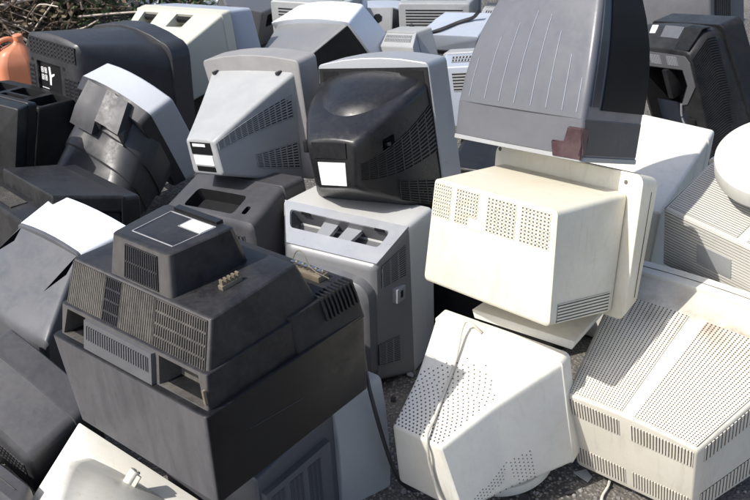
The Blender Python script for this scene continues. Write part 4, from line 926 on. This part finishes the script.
def leafy(name, label, c, rx, ry, rz, n, mat, size=.05):
    e = bpy.data.objects.new(name, None); COL.objects.link(e); e.location = c; OFF[e] = Vector(); tag(e, label, 'shrub', 'shrubs behind the pile')
    bm = bmesh.new(); st = bmesh.new()
    for k in range(16):
        a = rb.uniform(0, 6.28); q = Vector((math.cos(a)*rx*.7, math.sin(a)*ry*.7, rz*rb.uniform(.6,1.1)))
        tube(st, smooth_path([Vector((0,0,0)), q*.5+Vector((rb.gauss(0,.04), rb.gauss(0,.04), .03)), q], 4), lambda s: .010*(1-.7*s), 6)
    cl = [Vector((rb.uniform(-1,1)*rx, rb.uniform(-1,1)*ry, rb.uniform(.1,1)*rz)) for _ in range(26)]
    for k in range(n):
        p = rb.choice(cl)+Vector((rb.gauss(0,.12), rb.gauss(0,.12), rb.gauss(0,.10)))
        if p.z < .01: p.z = .01+rb.random()*.05
        d = Vector((rb.gauss(0,1), rb.gauss(0,1), rb.gauss(.3,.8))).normalized(); w = d.orthogonal().normalized(); w.rotate(Matrix.Rotation(rb.uniform(0,6.28), 3, d)); s = size*rb.uniform(.5,1.3)
        v = [bm.verts.new(x) for x in (p, p+d*s*.5+w*s*.24, p+d*s, p+d*s*.5-w*s*.24)]; bm.faces.new(v)
    obj('stems', st, 'bark_dark', e); obj('foliage', bm, mat, e)
leafy('shrub', 'low dark green shrub in the brush behind the rounded dark television', (-1.95,6.35,0), .55, .35, .55, 1500, 'leaf')
leafy('shrub', 'brown withered shrub behind the beige television', (-1.05,6.9,0), .55, .3, .40, 1300, 'dry_leaf')
leafy('shrub', 'dark low bush at the foot of the brush pile, top left', (-2.25,6.0,0), .75, .35, .42, 2600, 'leaf', .045)
leafy('shrub', 'dead brown bush tangled in the pale branches, top left corner', (-2.1,5.65,0), .65, .25, .30, 1800, 'dry_leaf', .04)
leafy('shrub', 'tall dark shrub behind the branches, far top left', (-2.9,7.2,0), .8, .5, .9, 2200, 'leaf', .06)
leafy('shrub', 'small bright weed beside the white sheet behind the beige television', (-1.30,6.45,0), .14, .12, .16, 240, 'leaf', .04)
leafy('shrub', 'fresh green weed growing up through the brush pile, left of the beige television', (-1.72,5.9,0), .30, .14, .22, 700, 'leaf', .05)
leafy('shrub', 'small green weed just behind the beige television', (-1.12,6.02,0), .22, .10, .16, 420, 'leaf', .045)
# rumpled sheet of white plastic on the ground
bm = bmesh.new(); n = 46
def sh(i, j):
    x = -2.15+1.5*i/n; y = 6.12+1.5*j/n
    z = .05+.16*abs(noise.noise((x*2.3, y*2.3, 1)))+.09*abs(noise.noise((x*6, y*6, 4)))+.05*abs(noise.noise((x*13, y*13, 9)))
    e = min(i, j, n-i, n-j)/6; return Vector((x+.06*noise.noise((y*5,0,2)), y+.06*noise.noise((x*5,3,2)), .012+z*min(1, e)))
G = [[bm.verts.new(sh(i, j)) for i in range(n+1)] for j in range(n+1)]
for j in range(n):
    for i in range(n): bm.faces.new((G[j][i], G[j][i+1], G[j+1][i+1], G[j+1][i]))
o = obj('plastic_sheet', bm, 'sheet'); tag(o, 'crumpled white plastic sheet lying on the ground behind the beige television', 'sheet')
md = o.modifiers.new('thick', 'SOLIDIFY'); md.thickness = .003

# ---------------------------------------------------------------- ground, pebbles
m = bpy.data.materials.new('asphalt'); m.use_nodes = True; nt = m.node_tree; b = nt.nodes['Principled BSDF']; MATS['asphalt'] = m
tc = nd(nt, 'ShaderNodeTexCoord'); P = tc.outputs['Object']
vo = nd(nt, 'ShaderNodeTexVoronoi'); vo.inputs['Scale'].default_value = 130; nt.links.new(P, vo.inputs['Vector'])
sp = nd(nt, 'ShaderNodeSeparateColor'); nt.links.new(vo.outputs['Color'], sp.inputs['Color'])
st = ramp(nt, sp.outputs[0], .2, .95, (.060,.058,.056,1), (.34,.32,.29,1))
n1 = nd(nt, 'ShaderNodeTexNoise'); n1.inputs['Scale'].default_value = 1.7; n1.inputs['Detail'].default_value = 9; nt.links.new(P, n1.inputs['Vector'])
n2 = nd(nt, 'ShaderNodeTexNoise'); n2.inputs['Scale'].default_value = 420; n2.inputs['Detail'].default_value = 3; nt.links.new(P, n2.inputs['Vector'])
c = mixc(nt, ramp(nt, vo.outputs['Distance'], .25, .62), st, (.025,.025,.026)); c = mixc(nt, ramp(nt, n1.outputs['Fac'], .35, .75), c, (.20,.18,.155))
nt.links.new(c, b.inputs['Base Color']); b.inputs['Roughness'].default_value = .85
bp = nd(nt, 'ShaderNodeBump'); bp.inputs['Strength'].default_value = .8; bp.inputs['Distance'].default_value = .004; bp.invert = True; nt.links.new(vo.outputs['Distance'], bp.inputs['Height'])
bp2 = nd(nt, 'ShaderNodeBump'); bp2.inputs['Strength'].default_value = .4; bp2.inputs['Distance'].default_value = .002; nt.links.new(n2.outputs['Fac'], bp2.inputs['Height']); nt.links.new(bp.outputs[0], bp2.inputs['Normal']); nt.links.new(bp2.outputs[0], b.inputs['Normal'])
bm = bmesh.new()
xs = [-200,-20,-4,4,20,200]; ys = [-200,-20,-2,9,30,300]
V = [[bm.verts.new((x, y, 0)) for x in xs] for y in ys]
for j in range(5):
    for i in range(5): bm.faces.new((V[j][i], V[j][i+1], V[j+1][i+1], V[j+1][i]))
tag(obj('asphalt_ground', bm, 'asphalt'), 'dark speckled asphalt under the pile of sets', 'ground', None, 'structure')
bark('stone', (.10,.10,.10), (.34,.32,.30))
bm = bmesh.new()
for k in range(900):
    x, y = (rb.uniform(.0,.95), rb.uniform(1.7,2.4)) if k < 600 else (rb.uniform(-1.5,1.6), rb.uniform(1.5,4)); r = rb.uniform(.002,.0065)*(1.6 if rb.random() < .06 else 1)
    g = bmesh.ops.create_icosphere(bm, subdivisions=1, radius=r, matrix=Matrix.Translation((x, y, r*.35)) @ Matrix.Rotation(rb.uniform(0,6), 4, 'Z') @ Matrix.Diagonal((1, rb.uniform(.6,1), rb.uniform(.5,.8), 1)))
    for v in g['verts']: v.co += Vector((rb.gauss(0,1), rb.gauss(0,1), rb.gauss(0,.6)))*r*.14
tag(obj('loose_gravel', bm, 'stone', None, 10), 'loose grit scattered over the asphalt', 'gravel', None, 'stuff')

for k, (x, y) in enumerate(((.40,2.02),(.47,1.93),(.55,2.06),(.36,1.90),(.60,1.88),(.02,2.05),(.06,2.18),(.50,2.16),(.44,2.06),(.52,1.99),(.57,1.95),(.38,1.97),(.63,1.98),(.30,1.84),(.70,1.86),(-.02,2.16),(.05,2.30),(.10,2.42),(.52,2.42),(-.95,2.05),(-1.05,2.2))):
    bm = bmesh.new(); n_ = rb.choice((4,5,5)); r_ = rb.uniform(.010,.026); P = [(math.cos(6.283*i/n_+rb.uniform(-.4,.4))*r_*rb.uniform(.6,1.2), math.sin(6.283*i/n_)*r_*rb.uniform(.4,1)) for i in range(n_)]
    a = [bm.verts.new((px, py, .004+.15*px)) for px, py in P]; c = [bm.verts.new((px, py, .0015+.15*px)) for px, py in P]
    bm.faces.new(a); bm.faces.new(c[::-1])
    for i in range(n_): bm.faces.new((a[i], c[i], c[(i+1) % n_], a[(i+1) % n_]))
    o = obj('plastic_shard', bm, rb.choice(['black', 'white', 'light_grey', 'dark_grey'])); o.location = (x, y, .005); o.rotation_euler = (0, 0, rb.uniform(0,6)); tag(o, 'small broken plastic shard lying on the asphalt', 'shard', 'plastic shards on the asphalt')

# ---------------------------------------------------------------- camera, light, world
cd = bpy.data.cameras.new('camera'); cam = bpy.data.objects.new('camera', cd); COL.objects.link(cam)
cam.location = (0, 0, 1.75); cam.rotation_euler = (math.radians(90-29), 0, 0)
cd.sensor_width = 36; cd.lens = 1042/750*36; cd.clip_end = 1000; cd.clip_start = .05
cd.dof.use_dof = True; cd.dof.focus_distance = 2.45; cd.dof.aperture_fstop = 16
scene.camera = cam
SUN = Vector((-.82, -.36, 1.0)).normalized()          # towards the sun
sl = bpy.data.lights.new('sun', 'SUN'); sl.energy = 3.9; sl.angle = math.radians(.53); sl.color = (1, .96, .89)
so = bpy.data.objects.new('sun', sl); COL.objects.link(so); so.rotation_euler = SUN.to_track_quat('Z', 'Y').to_euler()
w = bpy.data.worlds.new('World'); scene.world = w; w.use_nodes = True; nt = w.node_tree
sk = nd(nt, 'ShaderNodeTexSky', sky_type='NISHITA'); sk.sun_disc = False; sk.dust_density = 2.5; sk.air_density = .9
sk.sun_elevation = math.asin(SUN.z); sk.sun_rotation = math.atan2(SUN.x, SUN.y)
bg = nt.nodes['Background']; nt.links.new(sk.outputs[0], bg.inputs['Color']); bg.inputs['Strength'].default_value = .15
vs = scene.view_settings; vs.view_transform = 'Standard'; vs.look = 'None'; vs.exposure = .37; vs.gamma = 1
vs.use_curve_mapping = False
scene.render.engine = 'CYCLES'
